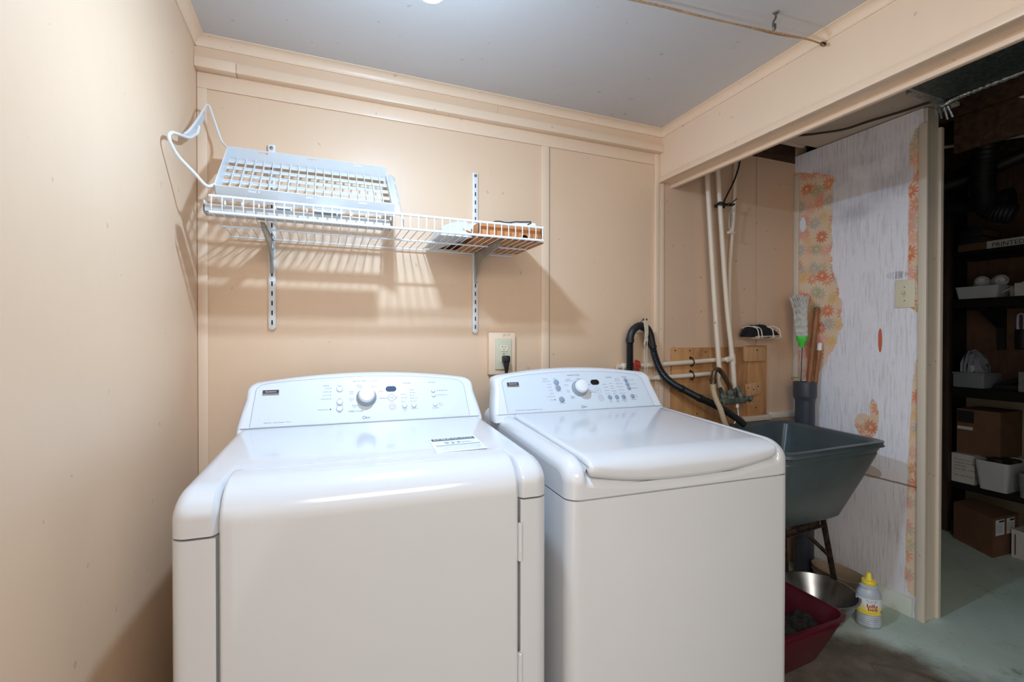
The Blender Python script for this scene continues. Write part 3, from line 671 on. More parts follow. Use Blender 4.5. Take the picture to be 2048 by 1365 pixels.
# ================================================================== ceiling lamp, clothesline
t = thing('ceiling_lamp', 'lit bare bulb hanging in a plain socket from the white ceiling', 'lamp', (.611, -.775, H))
b = B(); b.lathe([(.055, 0), (.055, -.012), (.042, -.03), (.024, -.05), (.022, -.138), (.020, -.140)], (.611, -.775, H), (0, 0, 1), 24); part('socket', b, M['ivory'], t)
b = B(); b.lathe([(.013, -.118), (.015, -.124), (.024, -.142), (.0305, -.165), (.0312, -.172), (.0300, -.1725), (.0003, -.171)], (.611, -.775, H-.021), (0, 0, 1), 28); part('bulb_housing', b, M['sticker'], t)
b = B(); b.lathe([(.0003, -.1715), (.0300, -.1726), (.0305, -.1755), (.0292, -.181), (.0245, -.187), (.0165, -.191), (.0080, -.193), (.0004, -.1935)], (.611, -.775, H-.021), (0, 0, 1), 28); part('bulb_dome', b, M['bulb'], t)
t = thing('clothesline', 'thin tan doubled clothesline strung under the white ceiling', 'clothesline', (1.874, -.80, 2.177))
def strand(dy, dz, seed):
    r = random.Random(seed); P = [(1.868, -.800, 2.176), (1.78, -.802+dy*.2, 2.172+dz*.2)]
    for i in range(1, 9):
        f = i/9; P.append((1.78-.90*f, -.802+.118*f+dy*math.sin(f*7+seed)*.9+dy*.4, 2.172+.016*f+dz*math.sin(f*9+seed)*.5+r.uniform(-.002, .002)))
    P.append((.86, -.678, 2.200)); return catmull(P, 6)
for dy, dz, sd in ((.006, .004, 1), (-.007, -.003, 3)):
    b = B(); b.tube(strand(dy, dz, sd), .0024, 8); part('cord', b, M['rope'], t)
b = B(); b.tube([(1.874, -.800, 2.1765), (1.862, -.800, 2.1768)], .006, 10); part('eyelet', b, M['dark'], t)
b = B(); b.add([(1.8735, -.800, 2.176), (1.8735, -.800, 2.170), (1.835, -.815, 2.158), (1.835, -.815, 2.169), (1.8735, -.803, 2.174), (1.838, -.818, 2.160)], [[0, 1, 2, 3], [1, 2, 5, 4], [0, 3, 5, 4]]); part('cord_end', b, M['rope'], t)
b = B(); b.lathe([(.010, 0), (.008, -.003), (.003, -.004)], (1.645, -.81, H), (0, 0, 1), 12)
b.tube(catmull([(1.645, -.81, H-.002), (1.643, -.81, H-.018), (1.634, -.811, H-.030), (1.630, -.812, H-.046), (1.634, -.812, H-.056), (1.640, -.811, H-.050), (1.640, -.811, H-.036)], 5), .0032, 8)
solo('ceiling_hook', b, M['steel'], 'small metal screw hook in the white ceiling above the clothesline', 'hook')
b = B(); b.tube(catmull([(.86, -.678, H-.001), (.86, -.678, H-.010), (.866, -.678, H-.016), (.856, -.678, H-.020)], 5), .0028, 8)
solo('screw_eye', b, M['steel'], 'small screw eye in the ceiling at the far end of the clothesline', 'hook')

# ================================================================== wire shelf on slotted standards
SZ = 1.580
def standard(x, z0, z1, label):
    t = thing('shelf_standard', label, 'shelf standard', (x, 0, z0), 0, 'slotted standards of the wire shelf')
    b = B(); n = 8
    poly = [(-.0115, 0), (-.0115, -.011), (-.0085, -.0125), (.0085, -.0125), (.0115, -.011), (.0115, 0)]
    b.prism(poly, lambda a, y, d: (x+a, y, d), z0+.004, z1); b.prism(poly, lambda a, y, d: (x+a*.7, y*.9, d), z0, z0+.005); part('channel', b, M['std'], t)
    b = B(); z = z0+.016
    while z < z1-.03:
        b.box(x-.0022, -.0131, z, x+.0022, -.0120, z+.016); z += .0335
    part('slots', b, M['dark'], t)
    b = B(); b.lathe([(.0065, 0), (.006, .002), (.0003, .003)], (x, -.0124, z1-.012), (0, -1, 0), 12); part('screw', b, M['steel'], t)
standard(.2205, 1.265, 1.902, 'left white slotted shelf standard on the peach wall')
standard(.9545, 1.256, 1.902, 'right white slotted shelf standard on the peach wall')
def bracket(x, label):
    t = thing('shelf_bracket', label, 'bracket', (x, -.0125, SZ-.12), 0, 'brackets of the wire shelf')
    poly = [(-.013, SZ-.006), (-.285, SZ-.006), (-.288, SZ-.016), (-.275, SZ-.026), (-.20, SZ-.034), (-.13, SZ-.044), (-.075, SZ-.062), (-.042, SZ-.088), (-.026, SZ-.118), (-.013, SZ-.122)]
    b = B(); b.prism(poly, lambda y, z, d: (d, y, z), x-.0028, x+.0028)
    b.box(x-.006, -.286, SZ-.009, x+.006, -.012, SZ-.006); part('arm', b, M['brkt'], t)
    b = B(); b.box(x-.005, -.022, SZ-.122, x+.005, -.0125, SZ-.006, .002); part('hook_plate', b, M['brkt'], t)
bracket(.2205, 'grey bracket under the left end of the wire shelf'); bracket(.9545, 'grey bracket under the right end of the wire shelf, below the cardboard box')
t = thing('wire_shelf', 'white vinyl coated wire shelf with a raised front lip', 'shelf', (.6, -.015, SZ-.008))
XL, XR, YF = .102, 1.100, -.328
for nm, y, z, r, xl in (('back_rail', -.016, SZ-.005, .003, XL), ('middle_rail', -.180, SZ-.0055, .0034, XL+.004), ('front_rail', YF, SZ, .0042, XL), ('lip_rail', YF-.002, SZ+.044, .0042, XL)):
    b = B(); b.tube([(xl-.006, y, z), (XR+.006, y, z)], r, 10); part(nm, b, M['wire'], t)
b = B(); n = 39
for i in range(n+1):
    x = XL+(XR-XL)*i/n; b.tube([(x, -.012, SZ-.0005), (x, YF+.010, SZ-.0005), (x, YF-.002, SZ+.004), (x, YF-.0055, SZ+.012), (x, YF-.0055, SZ+.046)], .0018, 6)
part('deck_wires', b, M['wire'], t)

# ------------------------------------------------------------------ what lies on the shelf
t = thing('plastic_trough', 'narrow white plastic trough lying along the front left of the wire shelf', 'trough', (.33, -.29, SZ+.0015))
b = B(); x0, x1, y0, y1, z0, z1 = .078, .585, -.306, -.262, SZ+.0035, SZ+.038
b.box(x0, y0, z0, x1, y0+.004, z1-.012, .001).box(x0, y1-.004, z0, x1, y1, z1, .001).box(x0, y0, z0, x0+.004, y1, z1, .001).box(x1-.004, y0, z0, x1, y1, z1, .001).box(x0, y0, z0, x1, y1, z0+.003); part('trough_body', b, M['rack_gr'], t)
for i in range(11): xx = x0+.05+i*.042; b = B().box(xx, y0-.001, z1-.016, xx+.004, y0+.008, z1+.002, .001); part('tab', b, M['rack'], t)
for xa, xb, yb in ((.26, .30, .03), (.36, .44, .035)): b = B().box(xa, y0+.002, z1-.004, xb, y0+yb, z1+.002); part('clip', b, M['rack'], t)

t = thing('drying_rack', 'white plastic grid drying rack with wire legs, tilted against the wall on the shelf', 'drying rack', (.34, -.16, SZ+.042))
RO = Vector((.100, -.262, 1.632)); RV = Vector((0, .745, .667)); RN = Vector((0, -.667, .745)); RX = Vector((1, 0, 0)); RL, RW, RH = .282, .498, .044
def rp(a, v, n): return tuple(RO + RX*a + RV*v + RN*n)
def rbox(bb, a0, v0, n0, a1, v1, n1):
    bb.add([rp(a, v, n) for n in (n0, n1) for v in (v0, v1) for a in (a0, a1)], [[0, 2, 3, 1], [4, 5, 7, 6], [0, 1, 5, 4], [2, 6, 7, 3], [0, 4, 6, 2], [1, 3, 7, 5]])
b = B(); th = .003
# rim, with slots cut in the long sides
def longside(bb, v):
    cuts = [(.085, .115), (.235, .265), (.385, .415)]; xs = 0
    for c0, c1 in cuts:
        rbox(bb, xs, v, 0, c0, v+th, RH); rbox(bb, c0, v, 0, c1, v+th, RH-.011); rbox(bb, c0, v, RH-.005, c1, v+th, RH); xs = c1
    rbox(bb, xs, v, 0, RW, v+th, RH)
longside(b, 0); longside(b, RL-th); rbox(b, 0, 0, 0, th, RL, RH)
b.add([rp(a, v, n) for n, dv in ((0, 0), (RH*.55, .02)) for v in (0+dv, RL-dv) for a in (RW-th, RW)], [[0, 2, 3, 1], [4, 5, 7, 6], [0, 1, 5, 4], [2, 6, 7, 3], [0, 4, 6, 2], [1, 3, 7, 5]])
part('rim', b, M['rack'], t)
b = B(); nx = 19
for i in range(1, nx): rbox(b, RW*i/nx-.0012, .002, 0, RW*i/nx+.0012, RL-.002, .011)
for i in range(0, 6): rbox(b, .002, .018+(RL-.036)*i/5-.005, 0, RW-.002, .018+(RL-.036)*i/5+.005, .0025); rbox(b, .002, .018+(RL-.036)*i/5-.0012, 0, RW-.002, .018+(RL-.036)*i/5+.0012, .009)
part('grid', b, M['rack'], t)
b = B()   # flared scalloped end piece on the right
rows = []
for v in range(0, 25):
    f = v/24; vv = -.01+(RL+.01)*f; sc_ = abs(math.sin(f*PI*5)); rows.append([rp(RW-.002, vv, .002), rp(RW+.012+.006*sc_, vv, .018+.010*sc_), rp(RW+.030, vv-.006, .012-.012*(1-f)), rp(RW+.034, vv-.008, -.012-.020*(1-f))])
b.grid(rows); b.grid([[tuple(Vector(p)+RN*-.002) for p in r] for r in rows]); part('end_flange', b, M['rack'], t)
b = B(); b.tube(catmull([rp(.002, .012, .040), (.085, -.300, 1.658), (.062, -.325, 1.682), (.032, -.360, 1.714), (.0215, -.388, 1.744), (.022, -.372, 1.765), (.026, -.335, 1.778), (.030, -.24, 1.806), (.031, -.175, 1.840), (.034, -.158, 1.852), (.037, -.150, 1.876)], 6), .0042, 10)
b.tube(catmull([rp(.002, RL-.01, .040), (.078, -.050, 1.880), (.060, -.05, 1.935), (.049, -.05, 1.970), (.044, -.052, 1.984), (.038, -.066, 1.978), (.030, -.12, 1.915), (.022, -.19, 1.848), (.018, -.235, 1.815)], 6), .0034, 10); part('wire_leg', b, M['wire'], t)
b = B(); b.add([(.036, -.080, 1.955), (.026, -.150, 1.882), (.018, -.235, 1.815), (.018, -.240, 1.802), (.030, -.165, 1.850), (.038, -.10, 1.915)], [[0, 1, 4, 5], [1, 2, 3, 4]])
b.add([(.038, -.080, 1.955), (.028, -.150, 1.882), (.020, -.235, 1.815), (.020, -.240, 1.802), (.032, -.165, 1.850), (.040, -.10, 1.915)], [[0, 1, 4, 5], [1, 2, 3, 4]]); part('foot_plate', b, M['rack_gr'], t)

t = thing('cardboard_tray', 'flat orange brown cardboard box on the right end of the wire shelf', 'box', (.99, -.19, SZ+.004))
x0, x1, y0, y1, z0, z1 = .872, 1.106, -.314, -.075, SZ+.0045, SZ+.049
b = B(); b.box(x0, y0, z0, x1, y1, z0+.003).box(x0, y1-.003, z0, x1, y1, z1).box(x0, y0, z0, x0+.003, y1, z1).box(x1-.003, y0, z0, x1, y1, z1).box(x0+.002, y0+.004, z1-.003, x1-.002, y1, z1)
pl = [(x0, z0)] + [(1.040+.014*math.cos(a), z0+.013*math.sin(a)) for a in [PI-PI*i/10 for i in range(11)]] + [(x1, z0), (x1, z1), (x0, z1)]
b.prism(pl, lambda a, z, d: (a, d, z), y0, y0+.003); part('carton', b, M['card'], t)
b = B(); b.box(.93, -.27, z0-.0012, 1.02, -.18, z0-.0002); part('shipping_label', b, M['sticker'], t)
b = B(); b.add([(x0-.001, y0+.02, z0+.004), (x0-.001, y1-.02, z0+.004), (x0-.045, y1-.03, z0+.030), (x0-.045, y0+.06, z0+.030), (x0-.001, y0+.02, z0+.0065), (x0-.001, y1-.02, z0+.0065), (x0-.045, y1-.03, z0+.0325), (x0-.045, y0+.06, z0+.0325)], [[0, 1, 2, 3], [4, 5, 6, 7], [0, 3, 7, 4], [1, 2, 6, 5], [2, 3, 7, 6]]); part('end_flap', b, M['card'], t)
b = B(); pl = [(.800, -.030), (.862, -.285), (1.128, -.285), (1.134, -.265), (1.128, -.028)]
b.prism(pl, lambda x, y, d: (x, y, d), SZ+.0018, SZ+.0032); b.prism([(.815, -.08), (.83, -.17), (.90, -.20), (.905, -.1)], lambda x, y, d: (x, y, d+ (x-.80)*.02), SZ+.0032, SZ+.0040)
solo('kraft_envelope', b, M['kraft'], 'flat brown paper envelope lying under the cardboard box on the wire shelf', 'envelope')
def crumple(x0, x1, y0, y1, zf, nx, ny, amp, seed):
    r = random.Random(seed); rows = []; bot = []
    for j in range(ny+1):
        row = []; bo = []
        for i in range(nx+1):
            u, v = i/nx, j/ny; edge = min(1, 5*min(u, 1-u, v, 1-v)); x = x0+(x1-x0)*u+r.uniform(-1, 1)*amp*.5; y = y0+(y1-y0)*v+r.uniform(-1, 1)*amp*.5
            z = zf(u, v); row.append((x, y, SZ+.002+max(.001, z*edge**.5+r.uniform(-1, 1)*amp*edge*.6))); bo.append((x, y, SZ+.0018))
        rows.append(row); bot.append(bo)
    return rows, bot
rows, bot = crumple(.748, .868, -.268, -.022, lambda u, v: .024+.062*u**.7, 22, 26, .004, 4)
b = B(); b.grid(rows); b.grid(bot)
solo('plastic_bag', b, M['bag'], 'crinkled clear plastic bag on the wire shelf, left of the cardboard box', 'bag', ang=20)
t = thing('newspaper', 'folded printed newspaper in clear plastic on top of the cardboard box', 'newspaper', (.97, -.16, SZ+.049))
b = B(); r = random.Random(9); rows = []
for lay, (z, sh) in enumerate(((.0495, 0), (.0560, 1), (.0640, 2), (.070, 3))):
    rows.append([])
prof = [(-.272, .0508), (-.280, .058), (-.274, .069), (-.21, .082), (-.12, .095), (-.045, .101)]
rows = []
for i in range(15):
    u = i/14; x = .845+.245*u; lift = .004*math.sin(u*6)+.003*math.sin(u*17); sag = -.030*max(0, .25-u)/.25
    rows.append([(x, y+.02*math.sin(u*5)+.03*(1-u), SZ+z+lift*(k/5)+(sag if k > 2 else sag)) for k, (y, z) in enumerate(prof)])
for rr in rows:
    for k in range(len(rr)): rr[k] = (rr[k][0], rr[k][1], max(rr[k][2], SZ+.0497) if rr[k][0] > .868 else rr[k][2])
b.grid(rows); base_ = [[(p[0], p[1], SZ+.0496 if p[0] > .868 else p[2]-.003) for p in rr] for rr in rows]; b.grid(base_)
part('folded_pages', b, M['sticker'], t)
b = B()
for x0, x1, k, mi in ((.935, .965, 4, 0), (.985, 1.0, 4, 1), (1.022, 1.046, 4, 1), (.90, .912, 3, 0)):
    i0 = int((x0-.845)/.245*14); i1 = max(i0+1, int((x1-.845)/.245*14))
    b.add([tuple(Vector(rows[i][kk])+Vector((0, -.001, .0016))) for i in (i0, i1) for kk in (k-1, k)], [[0, 1, 3, 2]], mi)
part('printed_colour', b, [mat('teal_print', '#3f8f7c', .5), mat('blue_print', '#4a68a6', .5)], t)
b = B(); P = [tuple(Vector(rows[i][2])+Vector((0, -.004, .001+.002*(i % 3 == 1)))) for i in range(6, 14)]; b.tube(catmull(P, 4), .0022, 6); P = [tuple(Vector(rows[13][2])+Vector(q)) for q in ((0, -.004, .001), (-.004, -.004, -.004), (-.014, -.004, -.0075))]; b.tube(P, .0018, 6); part('dark_band', b, M['ink_dk'], t)

# ================================================================== outlet and plug
t = thing('wall_outlet', 'ivory duplex wall outlet on a peach mounting block above the white washer', 'outlet', (1.067, 0, 1.085))
b = B(); b.box(1.009, -.024, 1.084, 1.126, 0, 1.258, .005, seg=3); part('mounting_block', b, M['peach_trim'], t)
b = B(); b.box(1.035, -.030, 1.106, 1.106, -.0235, 1.234, .003, seg=3); part('cover_plate', b, M['ivory'], t)
for zc in (1.194, 1.148):
    b = B(); pl = [(1.0705+.0175*math.cos(2*PI*i/28), zc+max(-.0125, min(.0125, .0175*math.sin(2*PI*i/28)))) for i in range(28)]
    b.prism(pl, lambda a, z, d: (a, d, z), -.0325, -.029)
    for dx, h in ((-.0062, .0085), (.0062, .007)): b.box(1.0705+dx-.0009, -.0330, zc+.001, 1.0705+dx+.0009, -.0324, zc+.001+h, mi=1)
    b.lathe([(.0022, 0), (.0003, .0003)], (1.0705, -.0326, zc-.006), (0, -1, 0), 10, mi=1); part('receptacle', b, [M['ivory_lt'], M['dark']], t)
b = B(); b.lathe([(.003, 0), (.0003, .001)], (1.0705, -.0300, 1.171), (0, -1, 0), 10); part('screw', b, M['steel'], t)
t = thing('power_plug', 'black power plug and cord in the ivory wall outlet', 'plug', (1.075, -.034, 1.10))
b = B(); b.box(1.059, -.066, 1.136, 1.086, -.0335, 1.164, .006, seg=3); b.lathe([(.012, .142), (.0105, .128), (.007, .112), (.0055, .095)], (1.0735, -.052, 0), (0, 0, 1), 14)
rows = [(.0125, 1.140), (.011, 1.122), (.008, 1.108), (.0055, 1.090)]
b = B(); b.box(1.059, -.066, 1.136, 1.087, -.0335, 1.164, .006, seg=3); b.lathe(rows, (1.0735, -.052, 0), (0, 0, 1), 14); part('plug_body', b, M['black'], t)
b = B(); b.tube(catmull([(1.0735, -.052, 1.095), (1.072, -.052, 1.04), (1.066, -.052, .97), (1.06, -.050, .80), (1.06, -.05, .5)], 6), .0042, 8); part('cord', b, M['black'], t)
# ================================================================== alcove: boards, pipes, hoses
def nails(b, pts, y, r=.004):
    for x, z in pts: b.lathe([(r, 0), (r*.8, .001), (.0003, .0012)], (x, y, z), (0, -1, 0), 10, mi=1)
b = B(); b.box(1.945, -.016, .74, 2.440, -.004, 1.188, .001).box(2.4405, -.016, .74, 2.577, -.004, 1.196, .001)
nails(b, [(1.965, 1.175), (2.055, 1.173), (2.155, 1.166), (2.47, 1.17), (2.50, .87), (2.53, .80), (2.10, .86), (2.02, .84)], -.016)
solo('plywood_board', b, [M['ply'], M['dark']], 'stained plywood backing board on the wall behind the pipes', 'board')
b = B(); b.box(2.402, -.030, 1.114, 2.552, -.0162, 1.190, .002); nails(b, [(2.49, 1.172)], -.030, .005)
solo('wooden_block', b, [M['ply_lt'], M['dark']], 'square pale wooden block nailed to the top right of the plywood board', 'block', 'wooden blocks on the plywood board')
b = B(); mx = Matrix.Translation((2.472, -.0205, .970)) @ Matrix.Rotation(math.radians(-7), 4, 'Y'); b.box(-.055, -.0042, -.033, .055, .0042, .033, .001, mx=mx)
for dx, dz in ((-.035, .006), (.034, .012), (0, -.004)): b.lathe([(.004, 0), (.0003, .001)], (2.472+dx, -.0247, .970+dz), (0, -1, 0), 8, mi=1)
solo('wooden_block', b, [M['ply_lt'], M['dark']], 'small tilted wooden block low on the plywood board beside the tap', 'block', 'wooden blocks on the plywood board')
G = 'cream painted water pipes in the alcove'
b = B(); b.tube(catmull([(2.120, -.050, 2.28), (2.128, -.050, 2.06), (2.132, -.050, 1.98), (2.164, -.055, 1.52), (2.191, -.070, 1.07), (2.198, -.074, .97)], 6), .0118, 14)
b.lathe([(.0145, 1.0), (.0145, .965)], (2.1985, -.074, 0), (0, 0, 1), 14)
solo('water_pipe', b, M['pipe'], 'leftmost tall cream water pipe in the alcove', 'pipe', G)
t = thing('water_pipe', 'middle tall cream water pipe with a side branch above the washer', 'pipe', (2.28, -.06, .97), 0, G)
b = B(); b.tube(catmull([(2.180, -.050, 2.28), (2.195, -.050, 2.07), (2.246, -.055, 1.46), (2.275, -.070, 1.133), (2.287, -.072, .985)], 6), .0118, 14); part('riser', b, M['pipe'], t)
b = B(); b.lathe([(.0148, -.024), (.0148, .022)], (2.2755, -.070, 1.130), (.09, 0, -1), 14); b.tube([(2.272, -.070, 1.131), (2.245, -.066, 1.1295)], .0145, 14); part('tee', b, M['pipe'], t)
b = B(); b.tube(catmull([(2.2641, -0.066, 1.1309), (2.2276, -0.045, 1.1274), (2.1689, -0.031, 1.1242), (2.0473, -0.0285, 1.118), (1.9757, -0.028, 1.115), (1.8574, -0.0225, 1.1096), (1.7406, -0.022, 1.1045)], 4), .0112, 14); part('branch', b, M['pipe'], t)
b = B(); b.lathe([(.012, .985), (.0155, .980), (.0155, .962), (.012, .955), (.012, .94)], (2.2875, -.074, 0), (0, 0, 1), 8); part('coupling', b, M['verd'], t)
b = B(); b.tube(catmull([(2.352, -.020, 2.28), (2.345, -.020, 2.13), (2.336, -.020, 1.92), (2.308, -.020, 1.54), (2.318, -.020, 1.06), (2.318, -.022, .95)], 6), .0098, 12)
solo('water_pipe', b, M['pipe'], 'rightmost thin cream water pipe, bent outward near the top', 'pipe', G)
b = B(); b.tube(catmull([(1.717, -0.022, 1.0415), (1.8187, -0.0225, 1.0455), (1.9171, -0.027, 1.0489), (2.0178, -0.0285, 1.052), (2.1664, -0.0285, 1.0578)], 4), .0112, 14)
b.lathe([(.0145, 0), (.0145, .03)], (1.8507, -.0235, 1.0471), (1, 0, .03), 12)
solo('water_pipe', b, M['pipe'], 'lower horizontal cream water pipe across the plywood board', 'pipe', G)
for z, lab in ((1.119, 'small dark pipe strap on the upper horizontal pipe'), (1.054, 'small dark pipe strap on the lower horizontal pipe')):
    y = -.0285; z = z - .002 if z > 1.1 else z - .003; b = B(); b.tube(catmull([(2.058, -.015, z+.022), (2.058, -.030, z+.021), (2.058, y-.006, z+.013), (2.058, y-.0145, z), (2.058, y-.006, z-.013), (2.058, -.030, z-.018), (2.058, -.015, z-.018)], 5), .0030, 8)
    b.lathe([(.007, 0), (.006, .003), (.0003, .004)], (2.058, -.016, z+.022), (0, -1, 0), 10)
    solo('pipe_strap', b, M['steel_dk'], lab, 'pipe strap', 'pipe straps on the plywood board')
t = thing('shutoff_valve', 'cream shutoff valve with a red wheel handle behind the washer', 'valve', (1.72, -.022, 1.09))
b = B(); b.lathe([(.011, 1.60), (.011, 1.625), (.017, 1.628), (.017, 1.645), (.013, 1.648), (.016, 1.66), (.018, 1.675), (.016, 1.69), (.013, 1.70), (.016, 1.702), (.016, 1.722), (.0125, 1.724)], (.0265, -.022, 1.1042), (1, 0, 0), 12); b.lathe([(.011, 0), (.011, .02), (.008, .022), (.008, .035)], (1.7005, -.022, 1.1043), (.3, -1, .2), 12); part('valve_body', b, M['pipe'], t)
b = B(); ax = Vector((.3, -1, .2)).normalized(); c0 = Vector((1.7005, -.022, 1.1043))+ax*.038; u = ax.orthogonal().normalized(); v = ax.cross(u)
b.tube([c0+(u*math.cos(2*PI*i/32)+v*math.sin(2*PI*i/32))*(.0205+.0022*math.cos(2*PI*i/32*6)) for i in range(32)], .0042, 8, closed=True)
for k in range(6): a = 2*PI*k/6; b.tube([c0, c0+(u*math.cos(a)+v*math.sin(a))*.019], .003, 6)
b.lathe([(.008, -.006), (.008, .005), (.004, .007)], c0, ax, 10); part('wheel_handle', b, M['red_v'], t)
# washer drain hose
t = thing('drain_hose', 'black corrugated drain hose looped over a nail and running to the sink', 'hose', (1.9184, -0.0690, 0.7947))
def corr(pts, r, bb, amp=.0016, step=.0042):
    P = [Vector(p) for p in pts]; out = [P[0]]; acc = 0
    for a, c in zip(P, P[1:]):
        L = (c-a).length; d = step-acc
        while d <= L: out.append(a+(c-a)*(d/L)); d += step
        acc = L-(d-step)
    bb.tube(out, r, 12, rfn=lambda i: r+(amp if i % 2 else -amp))
b = B(); corr(catmull([(1.6742, -0.0520, 0.5868), (1.6742, -0.0520, 0.8930), (1.6742, -0.0520, 1.1176), (1.6742, -0.0520, 1.2217)], 10), .0155, b); part('riser_hose', b, M['black_hose'], t)
b = B(); P = catmull([(1.6742, -0.0520, 1.2145), (1.6773, -0.0520, 1.2421), (1.6906, -0.0520, 1.2707), (1.7171, -0.0520, 1.2890), (1.7416, -0.0520, 1.2921), (1.7681, -0.0520, 1.2809), (1.7855, -0.0520, 1.2554), (1.7967, -0.0520, 1.2145), (1.8028, -0.0520, 1.1910)], 5); b.tube(P, .0168, 14)
for i in (1, 2, 3, len(P)-2): b.tube([P[i]-(P[i+1]-P[i-1]).normalized()*.003, P[i]+(P[i+1]-P[i-1]).normalized()*.003], .0188, 14)
b.tube([P[20]+Vector((-.002, 0, -.012)), P[26]+Vector((-.010, 0, -.008)), P[34]+Vector((-.016, 0, 0)), P[38]+Vector((-.012, 0, 0))], .010, 10); part('hook_elbow', b, M['black'], t)
b = B(); corr(catmull([(1.8008, -0.0520, 1.1992), (1.8120, -0.0520, 1.1584), (1.8357, -0.0550, 1.0993), (1.8652, -0.0620, 1.0549), (1.9052, -0.0707, 1.0211), (1.9404, -0.0788, 1.0007), (2.0056, -0.0920, 0.9671), (2.0500, -0.1000, 0.9450)], 10), .0155, b); part('sloping_hose', b, M['black_hose'], t)
b = B(); b.tube(catmull([(2.0357, -0.0983, 0.9519), (2.10, -.104, .926), (2.16, -.110, .897), (2.21, -.120, .868), (2.252, -.135, .836), (2.275, -.145, .815)], 6), .0165, 14)
b.tube([(1.9404, -0.0788, 1.0007), (1.9518, -0.0812, 0.9949)], .0178, 12); b.tube([(2.0314, -0.0975, 0.9538), (2.0520, -0.1000, 0.9460)], .0185, 12); part('outlet_end', b, M['black'], t)
t = thing('tie_string', 'loops of pale string hanging from two nails over the drain hose', 'string', (1.715, -.03, 1.318))
b = B()
for x in (1.728, 1.746): b.tube([(x-.010, 0, 1.262), (x-.004, -.040, 1.292), (x+.003, -.074, 1.321)], .0022, 8); b.lathe([(.005, 0), (.005, .002), (.0003, .003)], (x+.003, -.074, 1.320), (.03, -1, .06), 10)
part('nails', b, M['steel'], t)
b = B(); r = random.Random(2)
for k in range(5):
    x = 1.734+.0035*k; b.tube(catmull([(x-.002, -.071, 1.324), (x+.002, -.074, 1.30), (x+.006+r.uniform(-.003, .003), -.072, 1.265), (x+.008, -.071, 1.222), (x+.004, -.070, 1.205+.01*k), (x+.012, -.071, 1.25), (x+.010, -.072, 1.31)], 5), .0020, 6)
for x, z in ((1.742, 1.02), (1.754, .98)): b.tube(catmull([(x+.004, -.072, 1.235), (x+.001, -.070, 1.18), (x+.003, -.070, 1.10), (x, -.068, z)], 5), .0020, 6)
part('loops', b, M['string'], t)
# swivel tap
t = thing('laundry_tap', 'corroded two handle laundry tap with brass swan neck above the sink', 'tap', (2.22, -.12, .90))
b = B(); b.box(2.150, -.137, .917, 2.300, -.103, .946, .008, mx=None, seg=3)
for x in (2.172, 2.287): b.lathe([(.013, -.005), (.017, 0), (.017, .016), (.011, .024), (.011, .055)], (x, -.118, .945), (0, .55, 1), 8)
for x, s in ((2.150, -1), (2.300, 1)): b.lathe([(.012, 0), (.014, .006), (.010, .016), (.006, .022), (.006, .034)], (x, -.12, .934), (s, -.15, 0), 8)
part('valve_body', b, M['verd'], t)
b = B(); b.lathe([(.020, 0), (.020, .012), (.015, .016), (.017, .02), (.017, .036), (.012, .04)], (2.203, -.125, .945), (0, 0, 1), 8); part('spout_nut', b, M['verd'], t)
b = B(); b.tube(catmull([(2.203, -.125, .975), (2.200, -.125, 1.000), (2.178, -.125, 1.032), (2.152, -.124, 1.068), (2.130, -.122, 1.086), (2.110, -.121, 1.078), (2.102, -.12, 1.055), (2.100, -.12, 1.034)], 6), .0115, 14); part('swan_neck', b, M['brass'], t)
b = B(); b.lathe([(.0125, 0), (.0165, -.003), (.0165, -.014), (.0135, -.016), (.0155, -.019), (.0155, -.024), (.013, -.026)], (2.100, -.12, 1.044), (0, 0, 1), 12); part('hose_coupling', b, M['brass'], t)
for x, s in ((2.118, -1), (2.335, 1)):
    b = B(); b.lathe([(.009, -.008), (.012, -.004), (.012, .004), (.008, .009)], (x, -.125, .936), (s, -.15, 0), 10)
    for k in range(4): a = 2*PI*k/4+.6; b.tube([(x, -.125, .936), (x+.004*s, -.125+.019*math.cos(a), .936+.019*math.sin(a))], .0045, 7)
    part('handle', b, M['verd'], t)
b = B(); b.tube(catmull([(2.100, -.12, 1.024), (2.102, -.12, .99), (2.108, -.130, .945), (2.120, -.146, .90), (2.136, -.152, .845), (2.160, -.154, .80), (2.172, -.156, .765)], 6), .0128, 14); solo('rubber_hose', b, M['hose_c'], 'short cream rubber hose hanging from the brass swan neck into the sink', 'hose')
b = B(); b.tube(catmull([(2.245, -.128, .916), (2.247, -.128, .90), (2.252, -.128, .868), (2.250, -.128, .850), (2.235, -.130, .836), (2.222, -.131, .822)], 5), .0026, 7); b.lathe([(.008, -.012), (.004, .010)], (2.245, -.128, .912), (0, 0, 1), 8); solo('wire_tie', b, M['sticker'], 'twisted white wire tie dangling under the laundry tap', 'wire')
# hanging cable, clamp, glass
b = B(); b.tube(catmull([(2.352, -.05, 2.30), (2.342, -.05, 2.14), (2.318, -.05, 2.06), (2.285, -.052, 2.0), (2.250, -.054, 1.945), (2.232, -.056, 1.915), (2.229, -.058, 1.880)], 6), .0042, 8); solo('ground_cable', b, M['cable'], 'dark cable dropping from the alcove ceiling to the pipe clamp', 'cable')
t = thing('pipe_clamp', 'dark metal ground clamp on the middle water pipe', 'clamp', (2.222, -.06, 1.88))
b = B(); b.box(2.176, -.074, 1.889, 2.268, -.064, 1.901, .003); b.box(2.186, -.044, 1.884, 2.240, -.036, 1.900, .002)
for x in (2.182, 2.194, 2.238, 2.262): b.lathe([(.007, 0), (.007, .008), (.004, .010), (.004, .018)], (x, -.074, 1.895), (0, -1, 0), 6)
b.tube([(2.19, -.04, 1.893), (2.19, -.07, 1.895)], .004, 8); b.tube([(2.237, -.04, 1.893), (2.237, -.07, 1.895)], .004, 8); part('clamp_bars', b, M['steel_dk'], t)
